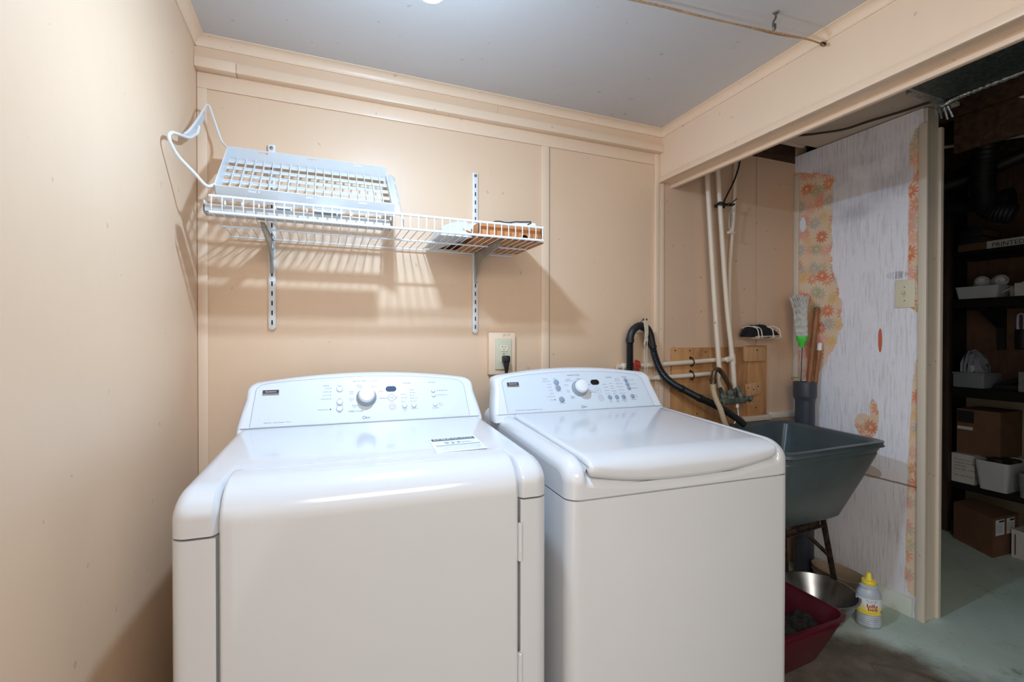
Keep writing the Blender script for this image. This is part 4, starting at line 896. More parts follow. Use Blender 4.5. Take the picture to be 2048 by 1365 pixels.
b = B(); b.tube(catmull([(2.252, -.078, 1.898), (2.272, -.080, 1.915), (2.300, -.070, 1.932)], 5), .0034, 8); part('clamp_lever', b, M['steel'], t)
t = thing('hanging_glass_tube', 'small clear glass loop with a cream foot hanging below the pipe clamp', 'ornament', (2.256, -.072, 1.752))
b = B(); b.tube(catmull([(2.262, -.075, 1.892), (2.262, -.074, 1.868), (2.250, -.073, 1.845), (2.248, -.072, 1.80), (2.256, -.072, 1.775), (2.264, -.072, 1.80), (2.268, -.073, 1.845), (2.262, -.074, 1.866)], 6), .0030, 8); part('loop', b, mat('milky_glass', '#d5d6d2', .1, trans=.6), t)
b = B(); b.box(2.238, -.081, 1.752, 2.282, -.064, 1.764, .004); b.lathe([(.006, 0), (.003, .014)], (2.257, -.072, 1.763), (0, 0, 1), 8); part('foot', b, M['pipe'], t)
# wire rack with a black cloth
t = thing('wire_soap_rack', 'small cream wire rack fixed to the alcove wall', 'wire rack', (2.48, -.006, 1.235))
b = B()
for x in (2.402, 2.425, 2.505, 2.555): b.tube(catmull([(x-.004, -.006, 1.286), (x-.003, -.055, 1.296), (x+.004, -.098, 1.285), (x+.008, -.106, 1.255), (x+.008, -.100, 1.236), (x+.006, -.006, 1.240)], 5), .0026, 7)
b.tube([(2.392, -.106, 1.243), (2.565, -.106, 1.247)], .0024, 7); b.tube([(2.392, -.02, 1.238), (2.565, -.02, 1.241)], .0024, 7); b.tube([(2.392, -.003, 1.285), (2.57, -.003, 1.285)], .0028, 7)
b.tube(catmull([(2.54, -.03, 1.285), (2.57, -.05, 1.300), (2.60, -.055, 1.288), (2.596, -.05, 1.262)], 5), .0018, 6)
part('wire_frame', b, M['pipe'], t)
b = B(); r = random.Random(5); rows = []
for j in range(11):
    v = j/10; row = []
    for i in range(25):
        u = i/24; env = math.sin(PI*min(1, max(0, u)))**.4; top = 1.308-.045*max(0, u-.55)/.45-.02*max(0, .12-u)/.12
        ang = PI*v; y = -.052-.040*env*math.cos(ang); z = 1.246+.004*math.sin(u*9)+(top-1.246)*math.sin(ang)*env
        row.append((2.362+.246*u+.010*math.sin(v*5)+r.uniform(-.004, .004), y+r.uniform(-.003, .003), z+r.uniform(-.004, .004)))
    rows.append(row)
b.grid(rows); b.grid([[(x, y, 1.2435+.0015*math.sin(x*80)) for x, y, z in rows[0]], rows[0]]); b.grid([rows[-1], [(x, y, 1.2435) for x, y, z in rows[-1]]]); b.grid([[(x, y, 1.2435) for x, y, z in rows[0]], [(x, y, 1.2435) for x, y, z in rows[-1]]])
solo('black_cloth', b, M['cloth'], 'folded black cloth stuffed in the small wire rack', 'cloth', ang=25)

# ================================================================== laundry sink
def rq(c, r, k=5):
    """rounded quad, corners counter-clockwise"""
    out = []; P = [Vector((x, y)) for x, y in c]
    for i in range(4):
        p, a, d = P[i], P[i-1], P[(i+1) % 4]; u = (a-p).normalized(); v = (d-p).normalized(); s = p+u*r; e = p+v*r
        for j in range(k+1): t = j/k; q = s*(1-t)**2+p*2*t*(1-t)+e*t*t; out.append((q.x, q.y))
    return out
def shrink(c, d):
    cx = sum(p[0] for p in c)/4; cy = sum(p[1] for p in c)/4
    return [(x-math.copysign(d, x-cx), y-math.copysign(d, y-cy)) for x, y in c]
t = thing('laundry_sink', 'slate grey fibreglass laundry tub beside the papered wall', 'sink', (2.3, -.3, .44))
RC = [(1.985, -.596), (2.600, -.590), (2.672, -.045), (2.02, -.040)]; BC = [(2.05, -.470), (2.492, -.472), (2.53, -.12), (2.08, -.12)]
lerp = lambda A, C, f: [(a[0]+(c[0]-a[0])*f, a[1]+(c[1]-a[1])*f) for a, c in zip(A, C)]
b = B(); zb, zt = .452, .803
L = [(rq(shrink(BC, .02), .05), zb-.004), (rq(BC, .05), zb+.012), (rq(lerp(BC, RC, .5), .05), (zb+zt)/2), (rq(shrink(lerp(BC, RC, .86), .002), .05), zt-.055), (rq(shrink(lerp(BC, RC, .88), -.006), .05), zt-.050), (rq(shrink(lerp(BC, RC, .93), -.004), .05), zt-.030), (rq(RC, .05), zt-.024), (rq(shrink(RC, -.004), .05), zt-.014), (rq(shrink(RC, .001), .05), zt-.003), (rq(shrink(RC, .010), .05), zt), (rq(shrink(RC, .024), .05), zt-.003), (rq(shrink(RC, .034), .05), zt-.014)]
rows = [[(x, y, z) for x, y in q] for q, z in L]; b.grid(rows, closed=True); b.poly(rows[0])
part('tub_shell', b, M['sink'], t)
b = B(); I = [(shrink(RC, .034), zt-.014), (shrink(lerp(RC, BC, .25), .026), zt-.10), (shrink(lerp(RC, BC, .8), .02), zb+.10), (shrink(BC, .03), zb+.045), (shrink(BC, .06), zb+.035)]
rows = [[(x, y, z) for x, y in rq(q, .05)] for q, z in I]; b.grid(rows, closed=True); b.poly(rows[-1])
b.box(2.10, -.50, .60, 2.48, -.455, zt-.09, .012)
part('basin', b, M['sink'], t)
t = thing('sink_stand', 'rusty angle steel stand under the grey sink', 'stand', (2.3, -.3, 0))
def angle(bb, p, q, w_=.028, th=.004):
    p, q = Vector(p), Vector(q); d = (q-p).normalized(); u = d.cross(Vector((0, 1, 0))).normalized(); v = d.cross(u).normalized()
    for a, c in ((u, v), (v, u)):
        o = [p, p+a*w_, p+a*w_+c*th, p+c*th]; bb.add(o+[x+(q-p) for x in o], [[0, 1, 2, 3], [7, 6, 5, 4], [0, 4, 5, 1], [1, 5, 6, 2], [2, 6, 7, 3], [3, 7, 4, 0]])
for p, q in (((2.490, -.360, .447), (2.613, -.358, 0)), ((2.09, -.30, .447), (2.03, -.27, 0)), ((2.50, -.15, .447), (2.58, -.12, 0)), ((2.10, -.15, .447), (2.03, -.13, 0))):
    b = B(); angle(b, p, q); part('leg', b, M['rust'], t)
b = B(); angle(b, (2.06, -.372, .416), (2.51, -.362, .416)); angle(b, (2.06, -.15, .416), (2.51, -.15, .416)); angle(b, (2.07, -.40, .416), (2.07, -.14, .416)); angle(b, (2.49, -.37, .416), (2.49, -.14, .416)); angle(b, (2.03, -.365, .345), (2.50, -.358, .375), .022); part('top_frame', b, M['rust'], t)
b = B(); angle(b, (2.395, -.372, .345), (2.548, -.362, .225), .018, .003); part('brace', b, M['rust'], t)

# ================================================================== stuff in the corner behind the sink
t = thing('drain_pipe', 'upright charcoal plastic pipe with a belled top, standing in the corner', 'pipe', (2.722, -.122, 0))
b = B(); ax = Vector((.012, .008, 1)); o = (2.716, -.128, 0)
b.lathe([(.046, .0), (.046, .905), (.0475, .915), (.0535, .928), (.0545, .935), (.0545, 1.005), (.051, 1.007), (.0495, 1.000), (.0495, .94), (.042, .92), (.042, .75), (.0003, .748)], o, ax, 28); part('tube', b, M['abs'], t)
def stick(p, q, r0, label, end=None):
    t = thing('wooden_broomstick', label, 'broomstick', p, 0, 'wooden broomsticks in the charcoal pipe'); b = B(); P = [Vector(p)+(Vector(q)-Vector(p))*i/8 for i in range(9)]; d = (Vector(q)-Vector(p)).normalized()
    P += [P[-1]+d*.004, P[-1]+d*.006]; b.tube(P, r0, 14, rfn=lambda i: r0*(1 if i < 9 else (.8 if i == 9 else .35))); part('shaft', b, M['handle'], t)
    if end: b = B(); b.tube([Vector(q)-d*.002, Vector(q)+d*.03, Vector(q)+d*.036], r0*1.02, 12, rfn=lambda i: r0*(1.05 if i < 2 else .8)); part('end_cap', b, end, t)
stick((2.708, -.128, .752), (2.773, -.152, 1.392), .0135, 'tallest brown wooden broomstick standing in the charcoal pipe')
stick((2.735, -.142, .752), (2.768, -.168, 1.175), .0105, 'shorter brown wooden broomstick with a white tip in the charcoal pipe', M['sticker'])
t = thing('cleaning_brush', 'upturned brush with white bristles and a lime green head in the charcoal pipe', 'brush', (2.705, -.108, .752))
b = B(); b.tube([(2.702, -.104, .752), (2.712, -.112, 1.205)], .0055, 10); part('stem', b, M['chrome'], t)
bu = Vector((.59, -.81, 0)); bn = Vector((.81, .59, 0)); c0 = Vector((2.713, -.113, 1.188))
b = B(); rows = []
for z, wu, wn in ((0, .010, .010), (.012, .012, .012), (.022, .016, .014), (.036, .024, .017), (.056, .0265, .019), (.060, .025, .018)):
    rows.append([tuple(c0+bu*(wu*math.copysign(abs(math.cos(a))**.6, math.cos(a)))+bn*(wn*math.copysign(abs(math.sin(a))**.6, math.sin(a)))+Vector((0, 0, z))) for a in [2*PI*i/24 for i in range(24)]])
b.grid(rows, closed=True); b.poly(rows[0]); b.poly(rows[-1]); part('head', b, M['green'], t)
b = B(); r = random.Random(3)
for i in range(20):
    for j in range(5):
        u, v = (i-9.5)/9.5, (j-2)/2; ph = r.uniform(0, 1.2); P = []
        L_ = .215+r.uniform(-.012, .008)-.01*abs(u)
        for k in range(19):
            f = k/18; spread = 1+.18*math.sin(f*PI*.5)+1.8*max(0, f-.55)**1.5
            P.append(c0+bu*(.024*u*spread-.012*f+.0022*math.sin(f*38+ph+v))+bn*(.014*v*(1+.8*f)+.003*math.sin(f*38+ph))+Vector((0, 0, .058+L_*f)))
        b.tube(P, .0016, 4, caps=False)
bb = part('bristles', b, M['bristle'], t)

# ================================================================== light switch on the papered wall
t = thing('light_switch', 'ivory light switch plate on the stripped papered wall', 'switch', (WX, -.536, 1.372))
b = B(); b.box(WX-.006, -.575, 1.372, WX, -.498, 1.497, .003, seg=3); part('cover_plate', b, M['ivory_lt'], t)
b = B(); b.box(WX-.0068, -.5425, 1.420, WX-.0058, -.5305, 1.448); b.box(WX-.016, -.5405, 1.432, WX-.006, -.5325, 1.446, .002); part('toggle', b, M['ivory'], t)
for z in (1.404, 1.464): b = B(); b.lathe([(.003, 0), (.0003, .001)], (WX-.006, -.5365, z), (-1, 0, 0), 10); part('screw', b, M['steel'], t)
# cable under the alcove ceiling
b = B(); b.tube(catmull([(2.10, .0-.12, 2.226), (2.30, -.16, 2.222), (2.505, -.225, 2.218), (2.62, -.30, 2.222), (2.675, -.36, 2.224), (2.70, -.44, 2.228), (2.735, -.55, 2.229), (2.76, -.66, 2.231)], 6), .0055, 8); solo('ceiling_cable', b, M['cable'], 'dark brown cable sagging under the alcove ceiling board', 'cable')
for i, (y, z, r) in enumerate(((-.055, 2.285, .022), (-.105, 2.30, .014))):
    b = B(); b.tube([(1.96, y, z), (2.79, y, z)], r, 14); solo('overhead_pipe', b, M['pipe'] if i == 0 else M['steel'], ('cream overhead pipe' if i == 0 else 'grey overhead pipe')+' in the gap above the alcove wall', 'pipe', 'overhead pipes above the alcove wall')

# ================================================================== on the floor under the sink
t = thing('litter_basin', 'dark maroon plastic basin with a rag on the floor beside the washer', 'basin', (2.0, -.5, 0))
TC = [(1.700, -.665), (2.262, -.655), (2.252, -.335), (1.70, -.335)]; T0 = [(1.76, -.630), (2.158, -.608), (2.155, -.385), (1.76, -.385)]
b = B(); L = [(rq(shrink(T0, .008), .05), 0), (rq(T0, .05), .012), (rq(lerp(T0, TC, .78), .05), .145), (rq(shrink(lerp(T0, TC, .80), -.004), .05), .150), (rq(TC, .06), .163), (rq(TC, .06), .172), (rq(shrink(TC, .012), .06), .175), (rq(shrink(lerp(T0, TC, .80), .01), .05), .160), (rq(shrink(lerp(T0, TC, .3), .004), .05), .06), (rq(shrink(T0, .008), .05), .012)]
rows = []
for q, z in L:
    n = len(q); rows.append([(x, y, z-(.030*math.exp(-((x-2.12)/.05)**2)*(y < -.5) if z > .14 else 0)) for x, y in q])
b.grid(rows, closed=True); b.poly(rows[0]); b.poly(rows[-1]); part('tub', b, M['maroon'], t)
b = B(); r = random.Random(8); rows = []
for j in range(13):
    v = j/12; row = []
    for i in range(31):
        u = i/30; hump = math.sin(PI*v)**.7; x = 1.74+.445*u-.01*v; y = -.612+.17*v+.02*math.sin(u*6); z = .075+.098*hump*(.72+.28*math.sin(u*5+1))+r.uniform(-.008, .008)
        row.append((x, max(-.622, y) if x < 2.10 else max(-.60, y), z))
    rows.append(row)
b.grid(rows); b.grid([[(x, y, .05) for x, y, z in rr] for rr in rows]); b.grid([[(x, y, .05) for x, y, z in rows[0]], rows[0]]); b.grid([rows[-1], [(x, y, .05) for x, y, z in rows[-1]]])
solo('rag', b, M['rag'], 'crumpled black and grey rag lying in the maroon basin', 'rag', ang=25)
b = B(); b.lathe([(.085, .0), (.10, .006), (.135, .07), (.152, .112), (.160, .116), (.161, .121), (.152, .121), (.130, .078), (.095, .016), (.0003, .010)], (2.418, -.405, 0), (0, 0, 1), 40)
b.lathe([(.004, 0), (.004, .004), (.0003, .005)], (2.33, -.30, .095), (.6, -.6, .4), 8)
solo('metal_bowl', b, M['alum'], 'wide worn aluminium bowl on the floor behind the maroon basin', 'bowl')
t = thing('oval_tub', 'oval beige plastic tub on the floor against the papered wall', 'tub', (2.712, -.312, 0))
b = B(); b.lathe([(.062, 0), (.068, .01), (.070, .07), (.071, .072), (.0735, .096), (.076, .100), (.0725, .102), (.069, .097), (.066, .02), (.0003, .012)], (2.712, -.312, 0), (0, 0, 1), 32, sx=1, sy=1.75, ref=(1, 0, 0)); part('body', b, M['beige_pl'], t)
b = B(); b.lathe([(.0715, .072), (.0745, .073), (.0745, .077), (.072, .078)], (2.712, -.312, 0), (0, 0, 1), 32, sx=1, sy=1.75, ref=(1, 0, 0), caps=False); part('rib', b, M['beige_pl'], t)
# honey bottle
t = thing('squeeze_bottle', 'cloudy honey squeeze bottle with a yellow nozzle cap, on the floor by the baseboard', 'bottle', (2.563, -.533, 0))
o = (2.563, -.533, 0); ref = (.81, -.59, 0); prof = [(.030, 0), (.043, .004), (.045, .010)]
for i in range(5): z = .014+i*.0085; prof += [(.0455, z), (.0430, z+.0042)]
prof += [(.0455, .057), (.0455, .060), (.0452, .125), (.0458, .128)]
for i in range(4): z = .130+i*.009; r_ = .0455-.0012*i*i; prof += [(r_, z), (r_-.0022, z+.0045)]
prof += [(.034, .170), (.028, .177), (.0235, .180), (.0235, .184)]
b = B(); b.lathe(prof, o, (0, 0, 1), 36, sx=1.02, sy=.80, ref=ref); part('body', b, M['bot'], t, 'ribbed cloudy body')
b = B(); b.lathe([(.0255, .178), (.0265, .180), (.0265, .192), (.025, .195), (.014, .197), (.0125, .200), (.0085, .222), (.0070, .226), (.0003, .227)], o, (0, 0, 1), 28); part('cap', b, M['yellow'], t, 'yellow nozzle cap')
b = B(); u = Vector(ref); v = Vector((0, 0, 1)).cross(u)
# the label faces the viewer's side of the bottle
fac = Vector((-.86, -.51, 0)); a0 = math.atan2(fac.dot(v)/.80, fac.dot(u)/1.02)
def lab(s, z, k=.0007):   # s: arc across the label in metres
    a = a0 + s/.0415; rr = .0459+k; return tuple(Vector(o)+u*(rr*1.02*math.cos(a))+v*(rr*.80*math.sin(a))+Vector((0, 0, z)))
for z0, z1, mi in ((.060, .076, 1), (.076, .094, 2), (.094, .126, 0)):
    b.grid([[lab(-.058+.116*i/20, z) for i in range(21)] for z in (z0, z1)], mi)
lb = part('label_wrap', b, [M['sticker'], M['yellow'], mat('pale_yellow_print', '#efe2a0', .5)], t)
b = B(); sub = lambda s0, z0: (lambda a, c: lab(s0+a, z0+c+.10*a, .0014))
def bold(string, size, s0, z0):
    for dx, dz in ((0, 0), (.0006, 0), (0, .0006), (.0006, .0006), (-.0006, 0)): text(b, string, size, lambda a, c: lab(s0+a+dx, z0+c, .0013+.0002*(dx > 0)))
bold('billy', .023, .012, .0905); bold('bee', .023, .014, .0765)
part('label_lettering', b, M['orange_ink'], lb)
b = B()
for s0, z0, tx, sz in ((.010, .1175, 'PURE  NATURAL', .0055), (.010, .1105, 'HONEY  MIEL', .0055), (.010, .066, 'honey / miel', .0055)): text(b, tx, sz, lambda a, c: lab(s0+a, z0+c, .0012))
for i in range(9): b.grid([[lab(.044+.0013*i+.0006*j, z, .0012) for j in range(2)] for z in (.066, .078)])
part('label_small_print', b, M['ink'], lb)
# ================================================================== storage room beyond the opening
XS = 4.10
t = thing('metal_duct', 'wide grey green heating duct above the opening to the storage room', 'duct', (2.33, -1.6, 2.2))
b = B(); b.box(1.965, -2.6, 2.2, 2.712, -.716, 2.42); part('duct_body', b, M['duct'], t)
b = B(); b.box(1.965, -.716, 2.205, 2.712, -.700, 2.235).box(2.55, -.700, 2.212, 2.80, -.667, 2.236); part('end_flange', b, M['foil'], t)
t = thing('flexible_conduit', 'crinkled silver flexible conduit along the edge of the duct', 'conduit', (2.73, -.8, 2.19))
b = B(); P = [Vector(p) for p in catmull([(2.775, -.672, 2.205), (2.76, -.70, 2.203), (2.738, -.74, 2.200), (2.730, -.80, 2.199), (2.728, -.95, 2.199), (2.728, -1.25, 2.199)], 24)]; b.tube(P, .0125, 10, rfn=lambda i: .0135 if i % 4 < 2 else .0105); part('conduit', b, M['foil'], t)
b = B()
for i, (dx, dy, dz) in enumerate(((0, .0, -.05), (.02, -.01, -.055), (.035, -.02, -.045), (-.015, .01, -.035))): b.tube([(2.765+dx*.4, -.675+dy, 2.200), (2.772+dx, -.680+dy, 2.200+dz)], .005, 6)
part('loose_ends', b, M['foil'], t)
G = 'rough ceiling joists of the storage room'
for i, x in enumerate((3.20, 3.62, 4.04)):
    b = B(); b.box(x, -2.6, 2.30, x+.04, 0, 2.5); solo('ceiling_joist', b, M['joist'], ('rough brown joist nearest the opening under the storage ceiling', 'rough brown joist in the middle of the storage ceiling', 'rough brown joist above the storage shelves')[i], 'joist', G)
b = B(); b.box(3.245, -.95, 2.14, 3.265, -.50, 2.40); solo('wood_panel', b, M['joist'], 'reddish brown wood panel hanging under the storage ceiling', 'panel')
for p, q, lab_ in (((3.0, -.10, 2.20), (3.9, -.66, 2.30), 'white strip crossing the storage ceiling from the post'), ((3.235, -.64, 2.36), (3.24, -1.0, 2.16), 'white strip on the wood panel under the storage ceiling')):
    b = B(); b.tube([p, q], .008, 6); solo('wire_strip', b, M['pipe'], lab_, 'strip', 'white strips under the storage ceiling')
b = B(); P = catmull([(3.3, -.70, 2.30), (3.34, -.60, 2.24), (3.40, -.55, 2.12), (3.44, -.53, 1.98), (3.48, -.54, 1.88), (3.5, -.62, 1.84)], 12); b.tube(P, .05, 14, rfn=lambda i: .052 if i % 2 else .047); solo('flexible_duct', b, M['soot'], 'thick black flexible duct hanging in the dark storage room', 'duct')
b = B(); b.tube([(3.6, -.02, 1.965), (3.6, -.56, 1.945)], .042, 18); b.tube([(3.6, -.545, 1.9455), (3.6, -.575, 1.945)], .049, 18); solo('stove_pipe', b, M['soot'], 'black stove pipe running across above the storage shelves', 'pipe')
b = B(); b.tube(catmull([(3.56, -.02, 2.12), (3.54, -.25, 2.07), (3.58, -.45, 2.10), (3.66, -.95, 2.25)], 8), .035, 12); solo('black_hose', b, M['soot'], 'black hose sagging under the storage ceiling', 'hose')
# shelving
t = thing('storage_shelving', 'dark wooden shelving unit in the storage room', 'shelving', (4.3, -.4, 0))
b = B(); b.box(XS-.02, -.098, 0, XS+.02, -.030, 2.3, .002); part('upright', b, M['dkwood'], t)
for zt, h in ((1.775, .020), (1.480, .055), (.925, .060), (.325, .040)):
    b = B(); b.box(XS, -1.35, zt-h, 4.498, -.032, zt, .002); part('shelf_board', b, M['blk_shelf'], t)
b = B(); b.box(XS, -1.38, 0, XS+.04, -1.35, 2.3, .002); part('upright', b, M['dkwood'], t)
def carton(name, quad, z0, z1, m_, label, cat='box', group=None, parts=()):
    t = thing(name, label, cat, (sum(p[0] for p in quad)/4, sum(p[1] for p in quad)/4, z0), 0, group)
    b = B(); b.prism(quad, lambda x, y, d: (x, y, d), z0, z1); part('carton_body', b, m_, t); return t
def rect(x0, y0, x1, y1): return [(x0, y0), (x1, y0), (x1, y1), (x0, y1)]
def tape(b, x, y0, y1, z0, z1, mi=0): b.add([(x, y0, z0), (x, y1, z0), (x, y1, z1), (x, y0, z1)], [[0, 1, 2, 3]], mi)
# top shelf
for i, (z0, z1, y0, x0) in enumerate(((1.775, 1.825, -.255, 4.13), (1.825, 1.868, -.225, 4.14), (1.868, 1.915, -.225, 4.15))):
    c = M['card_dk'] if i == 0 else M['book']
    t = thing('storage_book' if i else 'flat_brown_box', ('flat brown box under two dark books on the top storage shelf', 'lower dark book of two on the top storage shelf', 'upper dark book of two on the top storage shelf')[i], 'book' if i else 'box', (x0+.1, -.17, z0), 0, 'dark books on the top storage shelf' if i else None)
    b = B(); b.box(x0, y0, z0, x0+.22, -.115, z1, .003); part('cover', b, c, t)
    if i: b = B(); b.box(x0+.004, y0-.0005, z0+.006, x0+.2, y0+.004, z1-.006); part('pages', b, M['card_dk'], t)
t = carton('paper_box', rect(4.115, -.62, 4.36, -.262), 1.775, 1.822, M['white_box'], 'flat white box with black print on the top storage shelf')
b = B(); text(b, 'PRINTED', .036, lambda a, c: (4.1145, -.285-a, 1.784+c), 'LEFT'); part('box_print', b, M['ink_dk'], t)
# second shelf: tray with two white pots, small white box
t = thing('storage_tray', 'grey white plastic tray on the second storage shelf', 'tray', (4.2, -.21, 1.48))
b = B(); L = [(rq(rect(4.13, -.30, 4.34, -.115), .02), 1.48), (rq(rect(4.112, -.318, 4.36, -.108), .02), 1.552), (rq(rect(4.108, -.322, 4.364, -.104), .02), 1.556), (rq(rect(4.114, -.316, 4.36, -.11), .02), 1.554), (rq(rect(4.134, -.296, 4.336, -.12), .02), 1.487)]
rows = [[(x, y, z) for x, y in q] for q, z in L]; b.grid(rows, closed=True); b.poly(rows[0]); b.poly(rows[-1]); part('tray_body', b, M['white_tub'], t)
for i, (y, x, ax) in enumerate(((-.205, 4.20, (-.8, -.35, .35)), (-.285, 4.22, (-.75, -.55, .15)))):
    b = B(); b.lathe([(.020, -.085), (.034, -.07), (.040, -.03), (.038, .005), (.030, .02), (.024, .022), (.022, .0), (.0003, -.01)], (x, y, 1.588), ax, 22)
    solo('white_lamp_shade', b, M['white_tub'], ('left white glass lamp shade lying in the storage tray', 'right white glass lamp shade lying in the storage tray')[i], 'lamp shade', 'white lamp shades in the storage tray')
b = B(); mx = Matrix.Translation((4.23, -.365, 1.545)) @ Matrix.Rotation(math.radians(-30), 4, 'X'); b.box(-.05, -.07, -.003, .05, .07, .003, mx=mx); b.box(4.2, -.36, 1.48, 4.24, -.335, 1.545); solo('tilted_card', b, M['white_box'], 'white card leaning beside the lamp shades in storage', 'card')
carton('small_white_box', rect(4.12, -.56, 4.25, -.385), 1.48, 1.556, M['white_box'], 'small white box at the right of the second storage shelf')
# under the second shelf
b = B(); b.prism([(4.498, 1.425), (4.25, 1.425), (4.25, 1.41), (4.47, 1.30), (4.475, 1.16), (4.498, 1.16)], lambda x, z, d: (x, d, z), -.205, -.170); solo('dark_shelf_bracket', b, M['book'], 'dark bracket under the second storage shelf', 'bracket')
t = thing('hanging_tool', 'lilac and black tool hanging on the plywood storage wall', 'tool', (4.485, -.276, 1.16))
b = B(); b.tube(catmull([(4.484, -.262, 1.295), (4.484, -.262, 1.37), (4.484, -.268, 1.388), (4.484, -.284, 1.388), (4.484, -.290, 1.37), (4.484, -.290, 1.295), (4.484, -.276, 1.288)], 5, True), .0075, 8, closed=True); part('loop', b, M['lilac'], t)
b = B(); b.box(4.47, -.296, 1.165, 4.499, -.252, 1.292, .006); part('grip', b, M['black'], t)
# third shelf
rows, bot = [], []
b = B(); r = random.Random(12)
for j in range(9):
    a = PI*j/8; row = []
    for i in range(13): u = i/12; env = math.sin(PI*u)**.5; row.append((4.215-.085*env*math.cos(a)+r.uniform(-.012, .012), -.105-.135*u+r.uniform(-.006, .006), 1.02+.16*env*math.sin(a)*(1-.3*u)+r.uniform(-.012, .012)))
    rows.append(row)
b.grid(rows); b.grid([rows[0], rows[-1]]); solo('grey_bag', b, mat('grey_bag_film', '#8c919b', .4, var=.15, vscale=20), 'crumpled grey bag in the tray on the third storage shelf', 'bag', ang=25)
t = thing('shallow_bin', 'shallow grey bin under the grey bag on the third storage shelf', 'bin', (4.2, -.18, .925))
b = B(); b.box(4.112, -.255, .925, 4.33, -.102, 1.018, .008); part('bin_body', b, M['grey_tray'], t)
b = B(); b.box(4.106, -.262, 1.012, 4.336, -.1, 1.022, .003); part('bin_rim', b, M['grey_tray'], t)
b = B(); b.box(4.18, -.39, .925, 4.36, -.27, .955, .004); b.tube([(4.20, -.275, .95), (4.2, -.39, 1.0)], .008, 6); solo('folded_tool', b, M['book'], 'dark folded tool lying on the third storage shelf', 'tool')
t = carton('clear_box', rect(4.12, -.60, 4.28, -.405), .925, 1.04, M['clear_tub'], 'cloudy clear box at the right of the third storage shelf')
# fourth shelf
t = carton('upright_brown_box', rect(4.17, -.31, 4.42, -.10), .505, .785, M['card_dk'], 'brown cardboard box standing on the white printed box in storage')
b = B(); b.box(4.165, -.185, .70, 4.170, -.105, .775).box(4.166, -.18, .655, 4.170, -.104, .675, mi=1); part('open_flap', b, [M['book'], M['white_box']], t)
t = carton('printed_white_box', rect(4.115, -.214, 4.42, -.10), .325, .505, M['white_box'], 'white carton with dull red print on the lowest storage shelf')
b = B()
for i, tx in enumerate(('all customers', 'must be handled', 'with care', 'keep dry, rotate', '', 'this side faces front')):
    if tx: text(b, tx, .017, lambda a, c: (4.1142, -.112-a, .465-.020*i+c), 'LEFT')
part('box_print', b, M['red_ink'], t)
def tub(name, quad, z0, z1, tap, m_, label, rim=.008):
    t = thing(name, label, 'storage tub', (sum(p[0] for p in quad)/4, sum(p[1] for p in quad)/4, z0)); b = B()
    L = [(rq(shrink(quad, tap), .02), z0), (rq(shrink(quad, .004), .025), z1-.02), (rq(shrink(quad, -rim), .03), z1-.016), (rq(shrink(quad, -rim), .03), z1-.004), (rq(shrink(quad, -rim+.004), .03), z1), (rq(shrink(quad, .004), .025), z1-.002), (rq(shrink(quad, tap+.004), .02), z0+.004)]
    rows = [[(x, y, z) for x, y in q] for q, z in L]; b.grid(rows, closed=True); b.poly(rows[0]); b.poly(rows[-1]); part('tub_body', b, m_, t); return t
tub('white_tub', rect(4.06, -.395, 4.34, -.226), .325, .500, .022, M['white_tub'], 'white plastic storage tub with a thick rim on the lowest storage shelf')
b = B(); b.box(4.12, -.34, .335, 4.24, -.27, .515, .015); b.box(4.25, -.36, .335, 4.30, -.28, .50, .01); solo('dark_bundle', b, M['book'], 'dark bundle inside the white storage tub', 'bundle')
tub('clear_tub', rect(4.06, -.62, 4.28, -.418), .325, .465, .012, M['clear_tub'], 'cloudy clear tub beside the white storage tub')
b = B(); rows = []; r = random.Random(21)
for j in range(8):
    a = PI*j/7; rows.append([(4.20-.05*math.cos(a)+r.uniform(-.008, .008), -.44-.12*i/8, .465+.045*math.sin(a)+r.uniform(-.01, .01)) for i in range(9)])
b.grid(rows); b.grid([[(x, y, .33) for x, y, z in rows[0]], rows[0]]); b.grid([rows[-1], [(x, y, .33) for x, y, z in rows[-1]]]); b.grid([[(x, y, .33) for x, y, z in rows[0]], [(x, y, .33) for x, y, z in rows[-1]]]); solo('crumpled_packing', b, M['white_box'], 'pale crumpled packing in the cloudy clear tub', 'packing', ang=25)
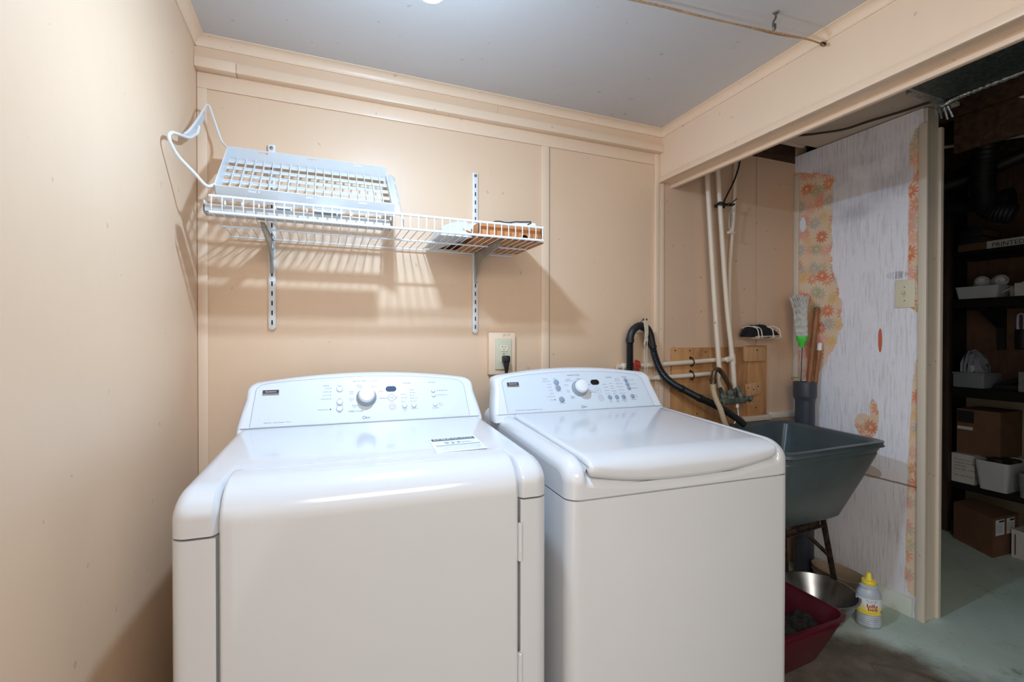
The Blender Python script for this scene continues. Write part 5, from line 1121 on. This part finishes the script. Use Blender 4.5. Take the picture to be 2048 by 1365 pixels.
# on the floor
q = [(3.867, -.402), (4.110, -.415), (4.20, -.165), (4.000, -.165)]
t = carton('large_carton', q, 0, .222, M['card_dk'], 'large brown cardboard carton with two white labels on the storage floor')
def onf(u, z, k=.0008):
    p, d = Vector((3.867, -.402, 0)), Vector((.243, -.013, 0)); n_ = Vector((-.013, -.243, 0)).normalized(); return tuple(p+d*u+n_*k+Vector((0, 0, z)))
for u0, u1 in ((.10, .44), (.52, .84)):
    b = B(); b.add([onf(u0, .120), onf(u1, .120), onf(u1, .208), onf(u0, .208)], [[0, 1, 2, 3]]); lb = part('shipping_label', b, M['sticker'], t, 'white shipping label')
    b = B(); b.add([onf(u0+.12, .192, .0016), onf(u1-.02, .192, .0016), onf(u1-.02, .203, .0016), onf(u0+.12, .203, .0016)], [[0, 1, 2, 3]])
    for i in range(4): text(b, 'ship to storage 0427'[i:i+14], .010, lambda a, c: onf(u0+.02+a/.243, .176-.013*i+c, .0016), 'LEFT')
    part('label_print', b, M['ink_dk'], lb)
t = carton('low_white_box', [(3.985, -.500), (4.40, -.56), (4.42, -.435), (4.00, -.428)], 0, .155, M['white_box'], 'open white box on the storage floor at the right edge')
b = B(); b.add([(3.9838, -.448, .02), (3.9838, -.448, .135), (3.9838, -.452, .135), (3.9838, -.452, .02)], [[0, 1, 2, 3]]); fa = lambda u, z: (3.985+.415*u, -.500-.06*u-.0012, z)
for z0, z1, u0, u1 in ((.02, .024, .06, .9), (.131, .135, .06, .9), (.02, .135, .06, .075)): b.add([fa(u0, z0), fa(u1, z0), fa(u1, z1), fa(u0, z1)], [[0, 1, 2, 3]])
b.add([fa(.12, .09), fa(.2, .06), fa(.3, .07), fa(.22, .10)], [[0, 1, 2, 3]]); part('box_print', b, M['ink_dk'], t)
t = thing('waste_bin', 'pale plastic bin behind the door post, mostly hidden', 'bin', (3.33, -.28, 0))
b = B(); b.lathe([(.085, 0), (.09, .005), (.115, .30), (.122, .302), (.124, .312), (.114, .315), (.108, .30), (.08, .01), (.0003, .008)], (3.33, -.28, 0), (0, 0, 1), 28); part('bin_body', b, M['grey_tray'], t)
b = B(); b.tube([(3.36, -.27, .01), (3.40, -.33, .40)], .003, 6); solo('thin_rod', b, M['sticker'], 'thin white rod standing in the pale bin', 'rod')
